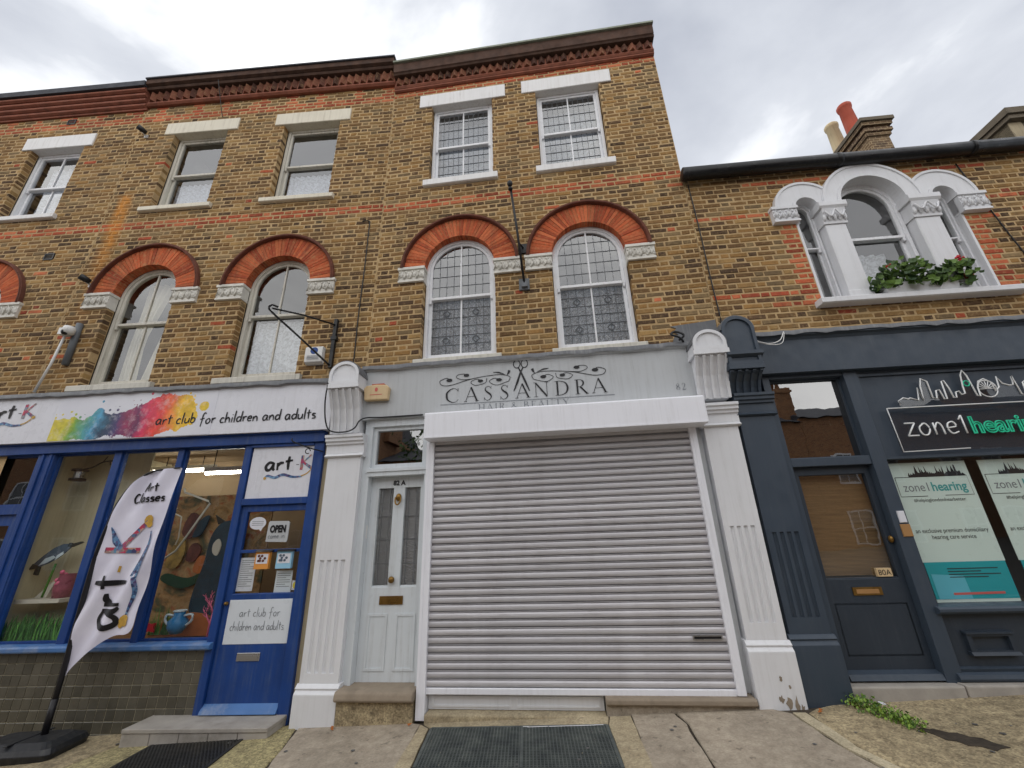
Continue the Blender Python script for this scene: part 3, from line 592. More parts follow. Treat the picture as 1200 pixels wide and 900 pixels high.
# ---- windows
def pane_poly(cx, w, za, zb, arch, zs):
    if not arch or zb <= zs: return [(cx-w/2, za), (cx+w/2, za), (cx+w/2, zb), (cx-w/2, zb)]
    return [(cx-w/2, za), (cx+w/2, za)]+arc(cx, zs, w/2, 0, PI, 18)
def window(parent, cx, w, z0, z1, zm, arch=False, y=.1, mat='white_gloss', gl='glass', gl2=None, bars=1, cames=None, diamond=False, fr=.045, st=.04, horns=True, bw=.022):
    """sash window: box frame, two sashes, glazing bars, leaded cames. For an arch z1 is the springing."""
    f = B(); f.ring(outline(cx, w, z0, z1, 0, arch), outline(cx, w, z0, z1, fr, arch), y, y+.1); win = f.build('window', mat, parent, bevel=.004)
    wi = w-2*fr; zt = z1+(w/2-fr if arch else -fr)
    up = B(); lo = B()
    # upper sash, outer
    if arch: up.ring(outline(cx, wi, zm, z1, 0, True), outline(cx, wi, zm, z1, st, True), y+.02, y+.055)
    else: up.ring(outline(cx, wi, zm, z1-fr, 0), outline(cx, wi, zm, z1-fr, st), y+.02, y+.055)
    lo.ring(outline(cx, wi, z0+fr, zm+.04, 0), [(cx-wi/2+st, z0+fr+.07), (cx+wi/2-st, z0+fr+.07), (cx+wi/2-st, zm), (cx-wi/2+st, zm)], y+.058, y+.093)
    for i in range(bars):
        x = cx-wi/2+wi*(i+1)/(bars+1); zz = (z1+math.sqrt(max(.01, (wi/2-st)**2-(x-cx)**2))+.01) if arch else z1-fr-st+.005
        up.box(x-bw/2, x+bw/2, y+.024, y+.05, zm+st-.005, zz); lo.box(x-bw/2, x+bw/2, y+.062, y+.088, z0+fr+.065, zm+.005)
    if horns:
        for sgn in (-1, 1): up.box(cx+sgn*(wi/2-.02)-.016, cx+sgn*(wi/2-.02)+.016, y+.022, y+.052, zm-.05, zm+.01)
    up.build('upper_sash', mat, win, bevel=.003); lo.build('lower_sash', mat, win, bevel=.003)
    g = B(); g.flat(pane_poly(cx, wi-2*st+.01, zm+st-.005, zt-st+.005 if not arch else 99, arch, z1) if not arch else pane_poly(cx, wi-2*st+.01, zm+st-.005, 99, True, z1), y+.04); g.build('pane', gl, win)
    g = B(); g.flat(pane_poly(cx, wi-2*st+.01, z0+fr+.065, zm+.005, False, 0), y+.077); g.build('pane', gl2 or gl, win)
    if cames:
        nc, nu, nl = cames; c = B(); lw = wi-2*st; half = lw/(bars+1)
        def top(x): return z1+math.sqrt(max(.0004, (lw/2)**2-(x-cx)**2)) if arch else z1-fr-st
        for i in range((bars+1)*nc+1):
            x = cx-lw/2+half*i/nc
            if i % nc == 0: continue
            c.box(x-.003, x+.003, y+.034, y+.044, zm+st, top(x)); c.box(x-.003, x+.003, y+.071, y+.081, z0+fr+.07, zm)
        zt2 = z1+lw/2 if arch else z1-fr-st
        for k in range(1, nu):
            z = zm+st+(zt2-zm-st)*k/nu; hw = lw/2 if (not arch or z <= z1) else math.sqrt(max(.0004, (lw/2)**2-(z-z1)**2)); c.box(cx-hw, cx+hw, y+.0335, y+.0445, z-.003, z+.003)
        for k in range(1, nl):
            z = z0+fr+.07+(zm-z0-fr-.07)*k/nl; c.box(cx-lw/2, cx+lw/2, y+.0705, y+.0815, z-.003, z+.003)
        if diamond:
            for sx in (-1, 1):
                for zf in (.25, .75):
                    dx, dz = cx+sx*half*.5, z0+fr+.07+(zm-z0-fr-.07)*zf; q = [(dx, dz-.055), (dx+.05, dz), (dx, dz+.055), (dx-.05, dz), (dx, dz-.055)]
                    for k in range(4): c.tube([(q[k][0], y+.07, q[k][1]), (q[k+1][0], y+.07, q[k+1][1])], .006, 5)
        c.build('lead_came', 'grey_pipe', win)
    return win
def drape(F, name, u0, u1, z0, z1, y, mat, label, amp=.02, waves=9, cat='curtain', group=None, pinch=None, seed=0):
    r = random.Random(seed); n = int(waves*8); b = B(); rows = 8; vs = []
    ph = r.uniform(0, 6)
    for j in range(rows+1):
        t = j/rows; z = z0+(z1-z0)*t
        for i in range(n+1):
            s = i/n; a, bb = u0, u1
            if pinch: a, bb = pinch(t)
            vs.append((a+(bb-a)*s, y+amp*math.sin(s*waves*2*PI+ph+.6*math.sin(3*t+ph))+.004*r.uniform(-1, 1), z))
    b.add(vs, [(j*(n+1)+i, j*(n+1)+i+1, (j+1)*(n+1)+i+1, (j+1)*(n+1)+i) for j in range(rows) for i in range(n)], True)
    return solo(name, F, (u0+u1)/2, y, z0, b, mat, label, cat, group)
def sill(parent, u0, u1, z0, z1, off, mat='lintel_white'):
    b = B(); b.extx([(-off, z0+.01), (-off, z1-.012), (-off+.01, z1-.004), (.14, z1+.012), (.14, z0), (-off+.02, z0)], u0, u1); return b.build('sill', mat, parent, bevel=.004)
def lintel(parent, u0, u1, z0, z1, mat='lintel_white', off=.022): b = B(); b.cbox(u0, u1, -off, .2, z0, z1, .008); return b.build('lintel', mat, parent)

# ---------------------------------------------------------------- shared shopfront pieces
def pilaster(parent, u0, u1, zb, zp, zf0, zf1, zs, zc, zk0, zk1, zh, mat, off=.1, hu=None, capmat=None, bold=False):
    """plinth zb-zp, shaft to zs (fluted zf0-zf1), capital zs-zc, fluted corbel zk0-zk1, arched head to zh"""
    b = B(); w = u1-u0
    prof = [(u0, .12), (u0, -off), (u0+.045, -off)]; n = 4; fw = (w-.09)/n
    for i in range(n):
        x = u0+.045+fw*i
        prof += [(x+fw*.2, -off)]+[(x+fw*.5+fw*.3*math.cos(PI-PI*k/6), -off+.022*math.sin(PI*k/6)) for k in range(1, 6)]+[(x+fw*.8, -off)]
    prof += [(u1-.045, -off), (u1, -off), (u1, .12)]
    b.extz(prof, zf0, zf1); b.box(u0, u1, -off, .12, zp-.02, zf0); b.box(u0, u1, -off, .12, zf1, zs+.01)
    p = b.build('pilaster', mat, parent)
    for i in range(n):                                   # rounded flute ends
        x = u0+.045+fw*(i+.5)
    q = B(); q.extx([(-off-.05, zb), (-off-.05, zp-.06), (-off-.02, zp-.03), (-off-.035, zp-.015), (-off, zp+.02), (.13, zp+.02), (.13, zb)], u0-.022, u1+.022); q.build('plinth', mat, p, bevel=.006)
    q = B(); h = zc-zs
    q.extx([(-off-.02, zs), (-off-.04, zs+.012), (-off-.02, zs+.03), (-off-.005, zs+.04), (-off-.005, zs+h*.55), (-off-.03, zs+h*.58), (-off-.03, zs+h*.68), (-off-.055, zs+h*.72), (-off-.055, zs+h*.84), (-off-.075, zs+h*.88), (-off-.075, zc), (.13, zc), (.13, zs)], u0-.03, u1+.03); q.build('capital', mat, p)
    a0, a1 = hu or (u0, u1); cw = a1-a0; q = B()
    cp = [(-off-.02, zk0), (-off-.035, zk0+(zk1-zk0)*.25), (-off-.07, zk0+(zk1-zk0)*.55), (-off-.13, zk0+(zk1-zk0)*.82), (-off-.17, zk1-.02), (-off-.17, zk1)]
    q.extx(cp+[(.13, zk1), (.13, zk0)], a0+.02, a1-.02)
    for i in range(5):                                   # ribs between the corbel flutes
        x = a0+.02+(cw-.04)*i/4; q.extx([(y-.022, z) for y, z in cp]+[(y+.01, z) for y, z in reversed(cp)], x-.016, x+.016)
    q.build('corbel', mat, p)
    q = B(); q.box(a0-.012, a1+.012, -off-.215, .12, zk1+.002, zk1+.055); cx = (a0+a1)/2; zs2 = zk1+.055; rise = zh-zs2; r = cw/2
    side = max(.02, rise-r*.92); top = [(cx+r*math.cos(PI*k/18), zs2+side+(rise-side)*math.sin(PI*k/18)) for k in range(19)]
    q.prism([(a0, zs2-.002), (a1, zs2-.002)]+top, -off-.19, .12)
    hd = q.build('head_block', mat, p)
    rim = B(); t2 = [(cx+(r-.035)*math.cos(PI*k/18), zs2+side+(rise-side-.035)*math.sin(PI*k/18)) for k in range(19)]
    rim.ring([(a0, zs2+.002), (a1, zs2+.002)]+top, [(a0+.035, zs2+.04), (a1-.035, zs2+.04)]+t2, -off-.212, -off-.186); rim.build('rim', mat, hd)
    ld = B(); ld.ring([(cx+(r+.012)*math.cos(PI*k/18), zs2+side+(rise-side+.014)*math.sin(PI*k/18)) for k in range(19)], [(p_[0], p_[1]+.001) for p_ in top], -off-.205, .12, False); ld.build('lead_cap', 'lead', hd)
    return p
def flashing(parent, u0, u1, z, off, seed, mat='lead'):
    r = random.Random(seed); b = B(); n = int((u1-u0)/.12)+1; vs = []
    for i in range(n+1):
        u = u0+(u1-u0)*i/n; j = r.uniform(-.008, .008); vs += [(u, .02, z+.07+j), (u, -off*.7, z+.05+j*.5), (u, -off-.03, z+.022+j), (u, -off-.035, z-.03+j*1.6)]
    b.add(vs, [(4*i+k, 4*i+k+1, 4*i+k+5, 4*i+k+4) for i in range(n) for k in range(3)], True); return b.build('lead_flashing', mat, parent)
def dogtooth(parent, cornice, u0, u1, z0, z1, off, seed):
    r = random.Random(seed); n = int((u1-u0)/.125); me = bpy.data.meshes.new('dogtooth_brick'); h = (z1-z0)
    b = B(); b.add([(-.055, 0, 0), (0, -.055, 0), (.055, 0, 0), (-.055, 0, h), (0, -.055, h), (.055, 0, h)], [(0, 1, 4, 3), (1, 2, 5, 4), (0, 2, 1), (3, 4, 5)])
    me.from_pydata(b.v, [], b.f); me.materials.append(M['brick_single']); pal = [lin(c) for c in ((122, 78, 62), (100, 64, 54), (86, 58, 50), (136, 88, 70))]
    for i in range(n):
        inst(me, 'dogtooth_brick', cornice, (u0+(u1-u0)*(i+.5)/n, -off, z0), (0, 0, r.uniform(-.06, .06)), bcol(pal, r))
def arch_hole(cx, zs, rad, up_only=True):
    def f(z):
        if z < zs or z > zs+rad: return []
        h = math.sqrt(max(0, rad*rad-(z-zs)**2)); return [(cx-h, cx+h)]
    return f
def rect_hole(a, b, z0, z1): return lambda z: [(a, b)] if z0 < z < z1 else []
def combine(*fs): return lambda z: [q for f in fs for q in f(z)]

# ================================================================ the shuttered house (centre)
C0, C1 = -2.4268, 2.0164
house = thing('terraced_house', FC, -.2, 0, gz(-.2), 'tall narrow brick house with two arched windows above a closed roller shutter', 'house', 'terraced houses along the street')
CSP = 5.21; CA = ((-1.212, .5), (.588, .5)); CRECT = ((-1.215, 1.01), (.548, 1.02))
holes = [outline(cx, 2*r, 3.78, CSP, -.01, True) for cx, r in CA]+[outline(cx, w, 6.83, 8.5, -.01) for cx, w in CRECT]
wall = wall_sheet('wall', house, C0, C1, 3.4, 9.3, holes)
hole = combine(*[rect_hole(cx-r, cx+r, 3.7, CSP+.02) for cx, r in CA], *[arch_hole(cx, CSP, .83) for cx, r in CA], *[rect_hole(cx-w/2, cx+w/2, 6.8, 8.52) for cx, w in CRECT],
               *[rect_hole(cx-w/2-.23, cx+w/2+.2, 8.52, 8.79) for cx, w in CRECT], *[rect_hole(cx+s*.68-.18, cx+s*.68+.18, 4.98, CSP+.02) for cx, r in CA for s in (-1, 1)])
_rr = random.Random(3)
def credf(u, z):
    if 6.29 < z < 6.455 or 8.80 < z < 9.0: return RED
    return RED if _rr.random() < .012 else STOCK
lay_bricks(wall, C0, C1, 3.4, 9.02, hole, credf, 11, FC, score=lambda u, z: z+.15*abs(u))
for i, (cx, r) in enumerate(CA):
    arch_ring(house, cx, CSP, .497, .8, .845, 42, 20+i)
    for s in (-1, 1): a, b = sorted((cx+s*.5, cx+s*.865)); impost(house, a, b, 4.98, CSP, s, 30+i*2+s)
    window(house, cx, 1.0, 3.79, CSP, 4.735, True, .1, gl='glass_old', gl2='glass_obscure', bars=1, cames=(4, 5, 6), diamond=True)
    sill(house, cx-.58, cx+.58, 3.68, 3.775, .05, 'old_white')
for cx, w in CRECT:
    window(house, cx, w, 6.84, 8.5, 7.63, False, .1, gl='glass_old', bars=1, cames=(5, 4, 4))
    sill(house, cx-w/2-.08, cx+w/2+.08, 6.7, 6.825, .055)
lintel(house, -1.95, -.475, 8.495, 8.785); lintel(house, -.2, 1.265, 8.495, 8.785)
cor = B(); cor.extx([(-.05, 9.0), (-.07, 9.03), (-.05, 9.06), (-.05, 9.085), (.1, 9.085), (.1, 9.0)], C0+.01, C1); cor.extx([(-.02, 8.955), (-.045, 8.97), (-.045, 8.998), (.1, 8.998), (.1, 8.955)], C0+.01, C1)
cor.box(C0+.01, C1, -.045, .1, 9.087, 9.235); cornice = cor.build('cornice', 'cornice_red', house)
dogtooth(house, cornice, C0+.02, C1-.02, 9.09, 9.225, .045, 4)
cor = B(); cor.extx([(-.13, 9.237), (-.145, 9.26), (-.13, 9.285), (-.15, 9.3), (-.165, 9.49), (.25, 9.49), (.25, 9.237)], C0+.01, C1+.02); cor.build('parapet', 'cornice_dark', cornice)
cor = B(); cor.extx([(-.2, 9.492), (-.2, 9.53), (.02, 9.56), (.3, 9.54), (.3, 9.492)], C0+.005, C1+.03); cor.build('coping', 'coping_green', cornice)
room(house, C0+.02, C1-.12, .03, 2.8, 3.5, 6.35, 'dark_room'); room(house, C0+.02, C1-.12, .03, 2.8, 6.4, 9.2, 'dark_room')
b = B(); b.box(C1-.1, C1-.003, .02, 7, 3.0, 9.45); b.build('side_wall', 'brick_far', house)
b = B(); b.box(C0+.01, C1-.1, .26, 7, 9.2, 9.4); b.build('roof', 'slate', house)
drape(FC, 'net_curtain', -1.66, -.76, 6.95, 8.4, .36, 'lace_grey', 'grey lace net in upper left leaded window over the shutter', .012, 7, seed=2)
drape(FC, 'net_curtain', .09, 1.0, 6.95, 8.4, .36, 'lace_grey', 'grey lace net in upper right leaded window over the shutter', .012, 7, seed=3)
drape(FC, 'net_curtain', -1.66, -.76, 3.85, 4.9, .34, 'lace_grey', 'lace net in left arched leaded window above the grey fascia', .014, 8, seed=4)
drape(FC, 'net_curtain', .13, 1.05, 3.85, 4.9, .34, 'lace_grey', 'lace net in right arched leaded window above the grey fascia', .014, 8, seed=5)
# fascia with its lettering
FY = -.09
b = B(); b.box(-2.4, 1.625, -.085, .1, 2.985, 3.66); fascia = b.build('fascia', 'grey_fascia', house); fascia['label'] = 'pale grey fascia board with black scissors and lettering'
b = B(); b.extx([(-.1, 3.62), (-.115, 3.64), (-.115, 3.665), (.1, 3.665), (.1, 3.62)], -2.4, 1.62); b.build('fascia_moulding', 'grey_fascia', fascia)
L = B()
for ch, a, w in (('C', -1.335, .172), ('A', -1.09, .165), ('S', -.86, .115), ('S', -.66, .115), ('A', -.465, .165), ('N', -.25, .185), ('D', .0, .17), ('R', .235, .155), ('A', .44, .165)):
    serif(L, ch, a, 3.132, .183, FY, width=w*1.02)
L.build('lettering', 'ink', fascia)
L = B(); L.ribbon([(-1.39, 3.112), (.69, 3.098)], .007, FY); L.build('underline', 'ink_grey', fascia); L = B(); serif(L, 'HAIR & BEAUTY', -.925, 3.004, .083, FY, width=1.085); L.build('lettering', 'ink_grey', fascia); L = B(); serif(L, '82', 1.382, 3.1, .082, FY, width=.115); L.build('lettering', 'ink_grey', fascia)
L = B()                                                   # scissors
for s, x in ((-1, -.441), (1, -.347)): L.ribbon(cr([(x+.04*math.cos(k*PI/6), 3.575+.052*math.sin(k*PI/6)) for k in range(12)], 3, True)+[(x+.04, 3.575)], .011, FY)
L.ribbon([(-.425, 3.53), (-.395, 3.47), (-.345, 3.34), (-.298, 3.215)], [.014, .02, .026, .012], FY); L.ribbon([(-.363, 3.53), (-.395, 3.47), (-.44, 3.34), (-.486, 3.225)], [.014, .02, .026, .012], FY-.0006)
for s in (-1, 1):                                         # mirrored scrolls
    X = lambda x: -.395+s*x
    for pts, w in (([(.15, 3.36), (.3, 3.32), (.39, 3.37), (.33, 3.41), (.26, 3.39)], .007), ([(.15, 3.36), (.14, 3.42), (.28, 3.455), (.6, 3.425), (.86, 3.36), (.98, 3.365), (1.01, 3.42), (.93, 3.455), (.88, 3.43)], .008),
                   ([(.42, 3.42), (.44, 3.36), (.56, 3.335), (.62, 3.38), (.55, 3.415), (.49, 3.395)], .007), ([(.6, 3.425), (.72, 3.42), (.8, 3.455), (.78, 3.49), (.7, 3.495), (.66, 3.47)], .007)):
        L.ribbon([(X(p[0]), p[1]) for p in cr(pts, 6)], w, FY)
    for x, z, r in ((.27, 3.385, .028), (.5, 3.388, .026), (.675, 3.475, .028), (.89, 3.425, .03)): L.flat([(X(x+r*1.3*math.cos(k*PI/7)), z+r*.75*math.sin(k*PI/7)) for k in range(14)], FY-.0012)
    L.ribbon([(X(.14), 3.5), (X(.15), 3.47), (X(.17), 3.435)], [.034, .026, .004], FY); L.ribbon([(X(.2), 3.455), (X(.27), 3.482), (X(.34), 3.49)], [.004, .018, .008], FY)
L.build('scroll_ornament', 'ink', fascia)
flashing(house, -2.42, 1.62, 3.66, .1, 6)
# roller shutter
b = B(); b.extx([(-.33, 2.65), (-.33, 2.935), (-.315, 2.95), (-.086, 2.975), (-.086, 2.65)], -1.5, 1.58); box = b.build('shutter_box', 'shutter_white', house, bevel=.006)
b = B(); b.box(-1.5, 1.58, -.335, -.33, 2.651, 2.668); b.build('bottom_lip', 'shutter_white', box)
sl = B(); pr = [(-.0695, .003), (-.086, .005), (-.094, .013), (-.098, .028), (-.097, .043), (-.09, .054), (-.0695, .059), (-.07, .0625), (-.083, .0635), (-.085, .066), (-.083, .0685), (-.07, .0695), (-.0695, .003)]
n = len(pr); sl.add([(-1.44, y, z) for y, z in pr]+[(1.428, y, z) for y, z in pr], [(i, i+1, i+1+n, i+n) for i in range(n-1)], False); sl.f and None
SH = B(); SH.box(-1.44, 1.428, -.069, -.06, .2, 2.66); shutter = SH.build('roller_shutter', 'grey_pipe', house)  # backing coloured darker to paint in the shadow lines between slats
sm = None
for i in range(34):
    z = .245+i*.0718
    if sm is None: o = sl.build('slat', 'shutter_grey', shutter, shift=False); sm = o.data; sm.transform(Matrix.Translation((0, 0, 0))); bpy.data.objects.remove(o)
    inst(sm, 'slat', shutter, (0, random.uniform(-.001, .001), z), (random.uniform(-.01, .01), 0, 0))
b = B(); b.cbox(-1.44, 1.428, -.1, -.06, .188, .243, .006); b.build('bottom_bar', 'shutter_white', shutter)
b = B(); b.ring([(1.12, .633), (1.385, .633), (1.385, .668), (1.12, .668)], [(1.13, .64), (1.375, .64), (1.375, .661), (1.13, .661)], -.116, -.07); b.build('slot_rim', 'steel', shutter)
b = B(); b.box(1.13, 1.375, -.11, -.071, .64, .661); b.build('slot', 'ink', shutter)
for a, c, z in ((-1.527, -1.437, -.01), (1.424, 1.5, .2)):
    b = B(); b.box(a, c, -.125, .02, z, 2.65); b.box(a+.028, a+.034, -.129, -.12, z+.01, 2.649); b.build('guide_rail', 'shutter_white', house, bevel=.004)
b = B(); b.box(1.503, 1.575, -.03, .05, .2, 2.98); b.build('frame_post', 'grey_fascia', house)
# low panelled frame, ledges and sill stones under the shutter
b = B(); b.box(-1.43, .25, -.03, .03, .055, .195); lf = b.build('stall_board', 'white_paint', house)
for a, c in ((-1.39, -.62), (-.58, .22)): b = B(); b.ring([(a, .075), (c, .075), (c, .165), (a, .165)], [(a+.02, .09), (c-.02, .09), (c-.02, .15), (a+.02, .15)], -.04, -.028); b.build('panel_moulding', 'white_paint', lf)
b = B(); b.box(-1.43, .26, -.16, .03, -.05, .05); b.build('sill_stone', 'slab_border', house, bevel=.012)
b = B(); b.extx([(-.17, .135), (-.18, .15), (-.18, .18), (-.165, .193), (.03, .195), (.03, .135)], .262, 1.56); b.build('ledge_stone', 'stone_step', house, bevel=.008)
b = B(); b.box(.265, 1.555, -.13, .03, -.02, .134); b.build('plinth_wall', 'slab_brown', house)
# door 82A
b = B(); b.ring(outline(-1.9, .75, .2, 2.99, 0), [(-2.243, .202), (-1.572, .202), (-1.572, 2.9), (-2.243, 2.9)], -.04, .12); b.box(-2.26, -1.53, -.05, .11, 2.3, 2.4); b.box(-2.27, -1.52, -.065, .1, 2.35, 2.385); b.build('door_frame', 'door_white', house, bevel=.004)
b = B(); b.box(-2.345, -2.275, -.03, .11, .2, 3.0); b.box(-1.53, -1.43, -.03, .06, .2, 2.66); b.build('frame_post', 'door_white', house, bevel=.004)
b = B(); b.ring(outline(-1.907, .67, 2.4, 2.9, 0), outline(-1.907, .67, 2.4, 2.9, .045), .0, .07); tr = b.build('transom_window', 'door_white', house)
b = B(); b.flat(outline(-1.907, .66, 2.405, 2.895, .03), .035); b.build('pane', 'glass_mirror', tr)
b = B(); b.ring(outline(-1.907, .672, .2, 2.3, 0), [(-2.145, 1.115), (-1.64, 1.115), (-1.64, 2.17), (-2.145, 2.17)], .06, .105); b.box(-1.965, -1.827, .061, .104, 1.11, 2.175); b.box(-2.243, -1.572, .075, .105, .2, 1.13)
door = b.build('door', 'door_white', house, bevel=.004); door['label'] = 'pale front door with two narrow glazed panels'
for a, c in ((-2.145, -1.965), (-1.827, -1.64)):
    b = B(); b.flat([(a, 1.115), (c, 1.115), (c, 2.17), (a, 2.17)], .085); b.build('pane', 'glass_obscure', door)
    b = B(); [b.box(a, c, .079, .089, z-.003, z+.003) for z in (1.35, 1.6, 1.85)]; [b.box(x-.003, x+.003, .0785, .0895, 1.115, 2.17) for x in (a+.045, c-.045)]; b.build('lead_came', 'lead', door)
for a, c, z0, z1 in ((-2.16, -1.94, .34, .86), (-1.85, -1.63, .34, .86)):
    b = B(); b.ring([(a, z0), (c, z0), (c, z1), (a, z1)], [(a+.025, z0+.025), (c-.025, z0+.025), (c-.025, z1-.025), (a+.025, z1-.025)], .052, .062); b.build('panel_moulding', 'door_white', door)
b = B(); b.box(-2.04, -1.778, .05, .062, .945, 1.028); b.box(-2.02, -1.8, .046, .052, .965, 1.008); b.build('letter_plate', 'brass', door)
b = B(); b.ball((-1.913, .03, 1.188), (.036, .03, .036), 10, 6); b.tube([(-1.913, .07, 1.188), (-1.913, .03, 1.188)], .014); b.build('door_knob', 'brass', door)
b = B(); b.ball((-1.897, .05, 2.06), (.035, .025, .045), 10, 6); b.tube(cr([(-1.93, .035, 2.06), (-1.925, .025, 2.0), (-1.897, .02, 1.975), (-1.87, .025, 2.0), (-1.864, .035, 2.06)], 4), .009, 6); b.build('door_knocker', 'brass', door)
text_mesh('82 A', .075, cx=-1.9, z=2.2, y=.055, bold=.003).build('number', 'ink', door)
b = B(); b.box(-1.59, -1.575, .02, .06, 1.22, 1.34); b.build('lock_plate', 'steel', door)
room(house, -2.3, -1.5, .13, 1.8, .1, 2.97, 'dark_room')
b = B(); b.extx([(-.2, .15), (-.215, .17), (-.2, .222), (-.18, .235), (.07, .245), (.07, .15)], -2.32, -1.535); b.build('door_step', 'stone_step', house, bevel=.012)
b = B(); b.box(-2.31, -1.545, -.15, .07, -.12, .149); b.build('step_riser', 'slab_rough', house)
b = B(); b.box(-2.262, -2.242, .01, .05, 1.62, 1.76); b.box(-2.26, -2.25, -.005, .02, 1.66, 1.7); b.build('bell_push', 'plastic_white', house)
# pilasters
pl = pilaster(house, -2.748, -2.335, -.12, .255, .36, 1.41, 2.535, 2.8, 2.82, 3.345, 3.69, 'white_paint', .1, (-2.745, -2.365)); pl['label'] = 'white fluted pilaster left of the pale front door'
pr_ = pilaster(house, 1.595, 1.95, .03, .605, .765, 1.62, 2.645, 2.9, 2.96, 3.43, 3.73, 'white_paint', .1, (1.585, 1.945)); pr_['label'] = 'white pilaster right of the shutter with chipped base'
b = B(); b.prism([(1.47, 3.74), (2.0, 3.72), (2.01, 4.0), (1.86, 3.985), (1.47, 3.955), (1.54, 3.92), (1.49, 3.88), (1.55, 3.84), (1.49, 3.8)], -.012, .004); b.build('lead_apron', 'lead', house)

for i, (x, z, w, h) in enumerate(((1.83, .16, .05, .09), (1.89, .14, .03, .13), (1.77, .19, .04, .05), (1.86, .28, .02, .03), (1.8, .34, .025, .04), (1.93, .12, .03, .06))):
    b = B(); b.flat([(x+w*(.5+.2*math.sin(k*2.7+i))*math.cos(k*PI/5), z+h*(.5+.2*math.sin(k*3.1+i))*math.sin(k*PI/5)) for k in range(10)], -.1525); b.build('paint_chip', 'stone_step', pr_)

# ================================================================ the art shop house (left) and its neighbour
K0 = -4.62
shop = thing('terraced_house', FL, -2.3, 0, gz(-4.7), 'brick house with two arched windows above a bright blue painted shopfront', 'house', 'terraced houses along the street')
KSP = 5.14; KA = ((-3.5, .485), (-1.462, .485)); KR = ((-3.425, .96), (-1.415, .97))
holes = [outline(cx, 2*r, 3.68, KSP, -.01, True) for cx, r in KA]+[outline(cx, w, 6.75, 8.41, -.01) for cx, w in KR]
wall = wall_sheet('wall', shop, K0, -.002, 3.3, 9.45, holes)
hole = combine(*[rect_hole(cx-r, cx+r, 3.6, KSP+.02) for cx, r in KA], *[arch_hole(cx, KSP, .83) for cx, r in KA], *[rect_hole(cx-w/2, cx+w/2, 6.74, 8.42) for cx, w in KR],
               *[rect_hole(cx-w/2-.19, cx+w/2+.19, 8.42, 8.68) for cx, w in KR], *[rect_hole(cx+s*.67-.18, cx+s*.67+.18, 4.91, KSP+.02) for cx, r in KA for s in (-1, 1)])
PANEL = [-.1-.595*i for i in range(14)]
def kredf(u, z):
    if 6.31 < z < 6.455 or 8.80 < z < 8.96: return RED
    if 8.95 < z < 9.14 and min(abs(u-p) for p in PANEL) < .1: return RED
    return RED if _rr.random() < .01 else STOCK
lay_bricks(wall, K0, -.004, 3.35, 9.14, hole, kredf, 12, FL, score=lambda u, z: z+.15*abs(u))
for i, (cx, r) in enumerate(KA):
    arch_ring(shop, cx, KSP, .482, .8, .845, 42, 50+i)
    for s in (-1, 1): a, b = sorted((cx+s*.485, cx+s*.865)); impost(shop, a, b, 4.905, KSP, s, 60+i*2+s)
    window(shop, cx, .97, 3.69, KSP, 4.67, True, .12, 'old_white', gl='glass', bars=1)
    sill(shop, cx-.6, cx+.6, 3.58, 3.675, .06, 'old_white')
for cx, w in KR:
    window(shop, cx, w, 6.76, 8.415, 7.56, False, .12, 'old_white', gl='glass_old', bars=0)
    sill(shop, cx-.6, cx+.6, 6.66, 6.752, .06, 'lintel_cream')
    lintel(shop, cx-.665, cx+.67, 8.41, 8.68, 'lintel_cream')
b = B(); b.extx([(-.05, 9.14), (-.08, 9.17), (-.06, 9.2), (-.06, 9.23), (.1, 9.23), (.1, 9.14)], K0+.012, .004); b.box(K0+.012, .004, -.05, .1, 9.231, 9.46); kc = b.build('cornice', 'cornice_red', shop)
dogtooth(shop, kc, K0+.03, -.01, 9.25, 9.44, .05, 8)
b = B(); b.extx([(-.13, 9.462), (-.15, 9.49), (-.135, 9.52), (-.19, 9.54), (-.2, 9.63), (.25, 9.63), (.25, 9.462)], K0+.012, .002); b.build('parapet', 'cornice_dark', kc)
b = B(); b.extx([(-.225, 9.632), (-.225, 9.66), (.02, 9.68), (.3, 9.66), (.3, 9.632)], K0+.01, .02); b.build('coping', 'slate', kc)
room(shop, K0+.02, -.02, .03, 2.8, 3.45, 6.3, 'dark_room'); room(shop, K0+.02, -.02, .03, 2.8, 6.35, 9.3, 'dark_room')
b = B(); b.box(K0, -.01, .26, 7, 9.3, 9.5); b.build('roof', 'slate', shop)
# curtains
def pin(a, b_, c, d): return lambda t: (a, b_) if t > .95 else (a+(c-a)*(1-t)**.6*1., b_+(d-b_)*min(1, (1-t)*1.9)) if t > .45 else (a+(c-a)*.3, b_+(d-b_)*(1-.25*(.45-t)/.45))
drape(FL, 'curtain', -3.9, -3.55, 3.75, 5.55, .42, 'curtain', 'cream drape tied back at left of the open-curtained arched window', .03, 4, pinch=pin(-3.92, -3.48, -3.9, -3.72), seed=7)
drape(FL, 'curtain', -3.5, -3.06, 3.75, 5.55, .42, 'curtain', 'long cream drape at right of the open-curtained arched window', .03, 5, pinch=lambda t: (-3.62+.32*t, -3.04), seed=8)
drape(FL, 'net_curtain', -1.88, -1.03, 3.76, 4.66, .3, 'lace_net', 'white flowered net in arched window beside the hooked bracket', .014, 6, seed=9)
drape(FL, 'net_curtain', -3.86, -3.0, 6.85, 7.52, .3, 'lace_fine', 'white half net in left square window above the blue shop', .014, 9, seed=10)
drape(FL, 'net_curtain', -1.86, -.97, 6.85, 7.52, .3, 'lace_fine', 'white half net in right square window above the blue shop', .014, 9, seed=11)
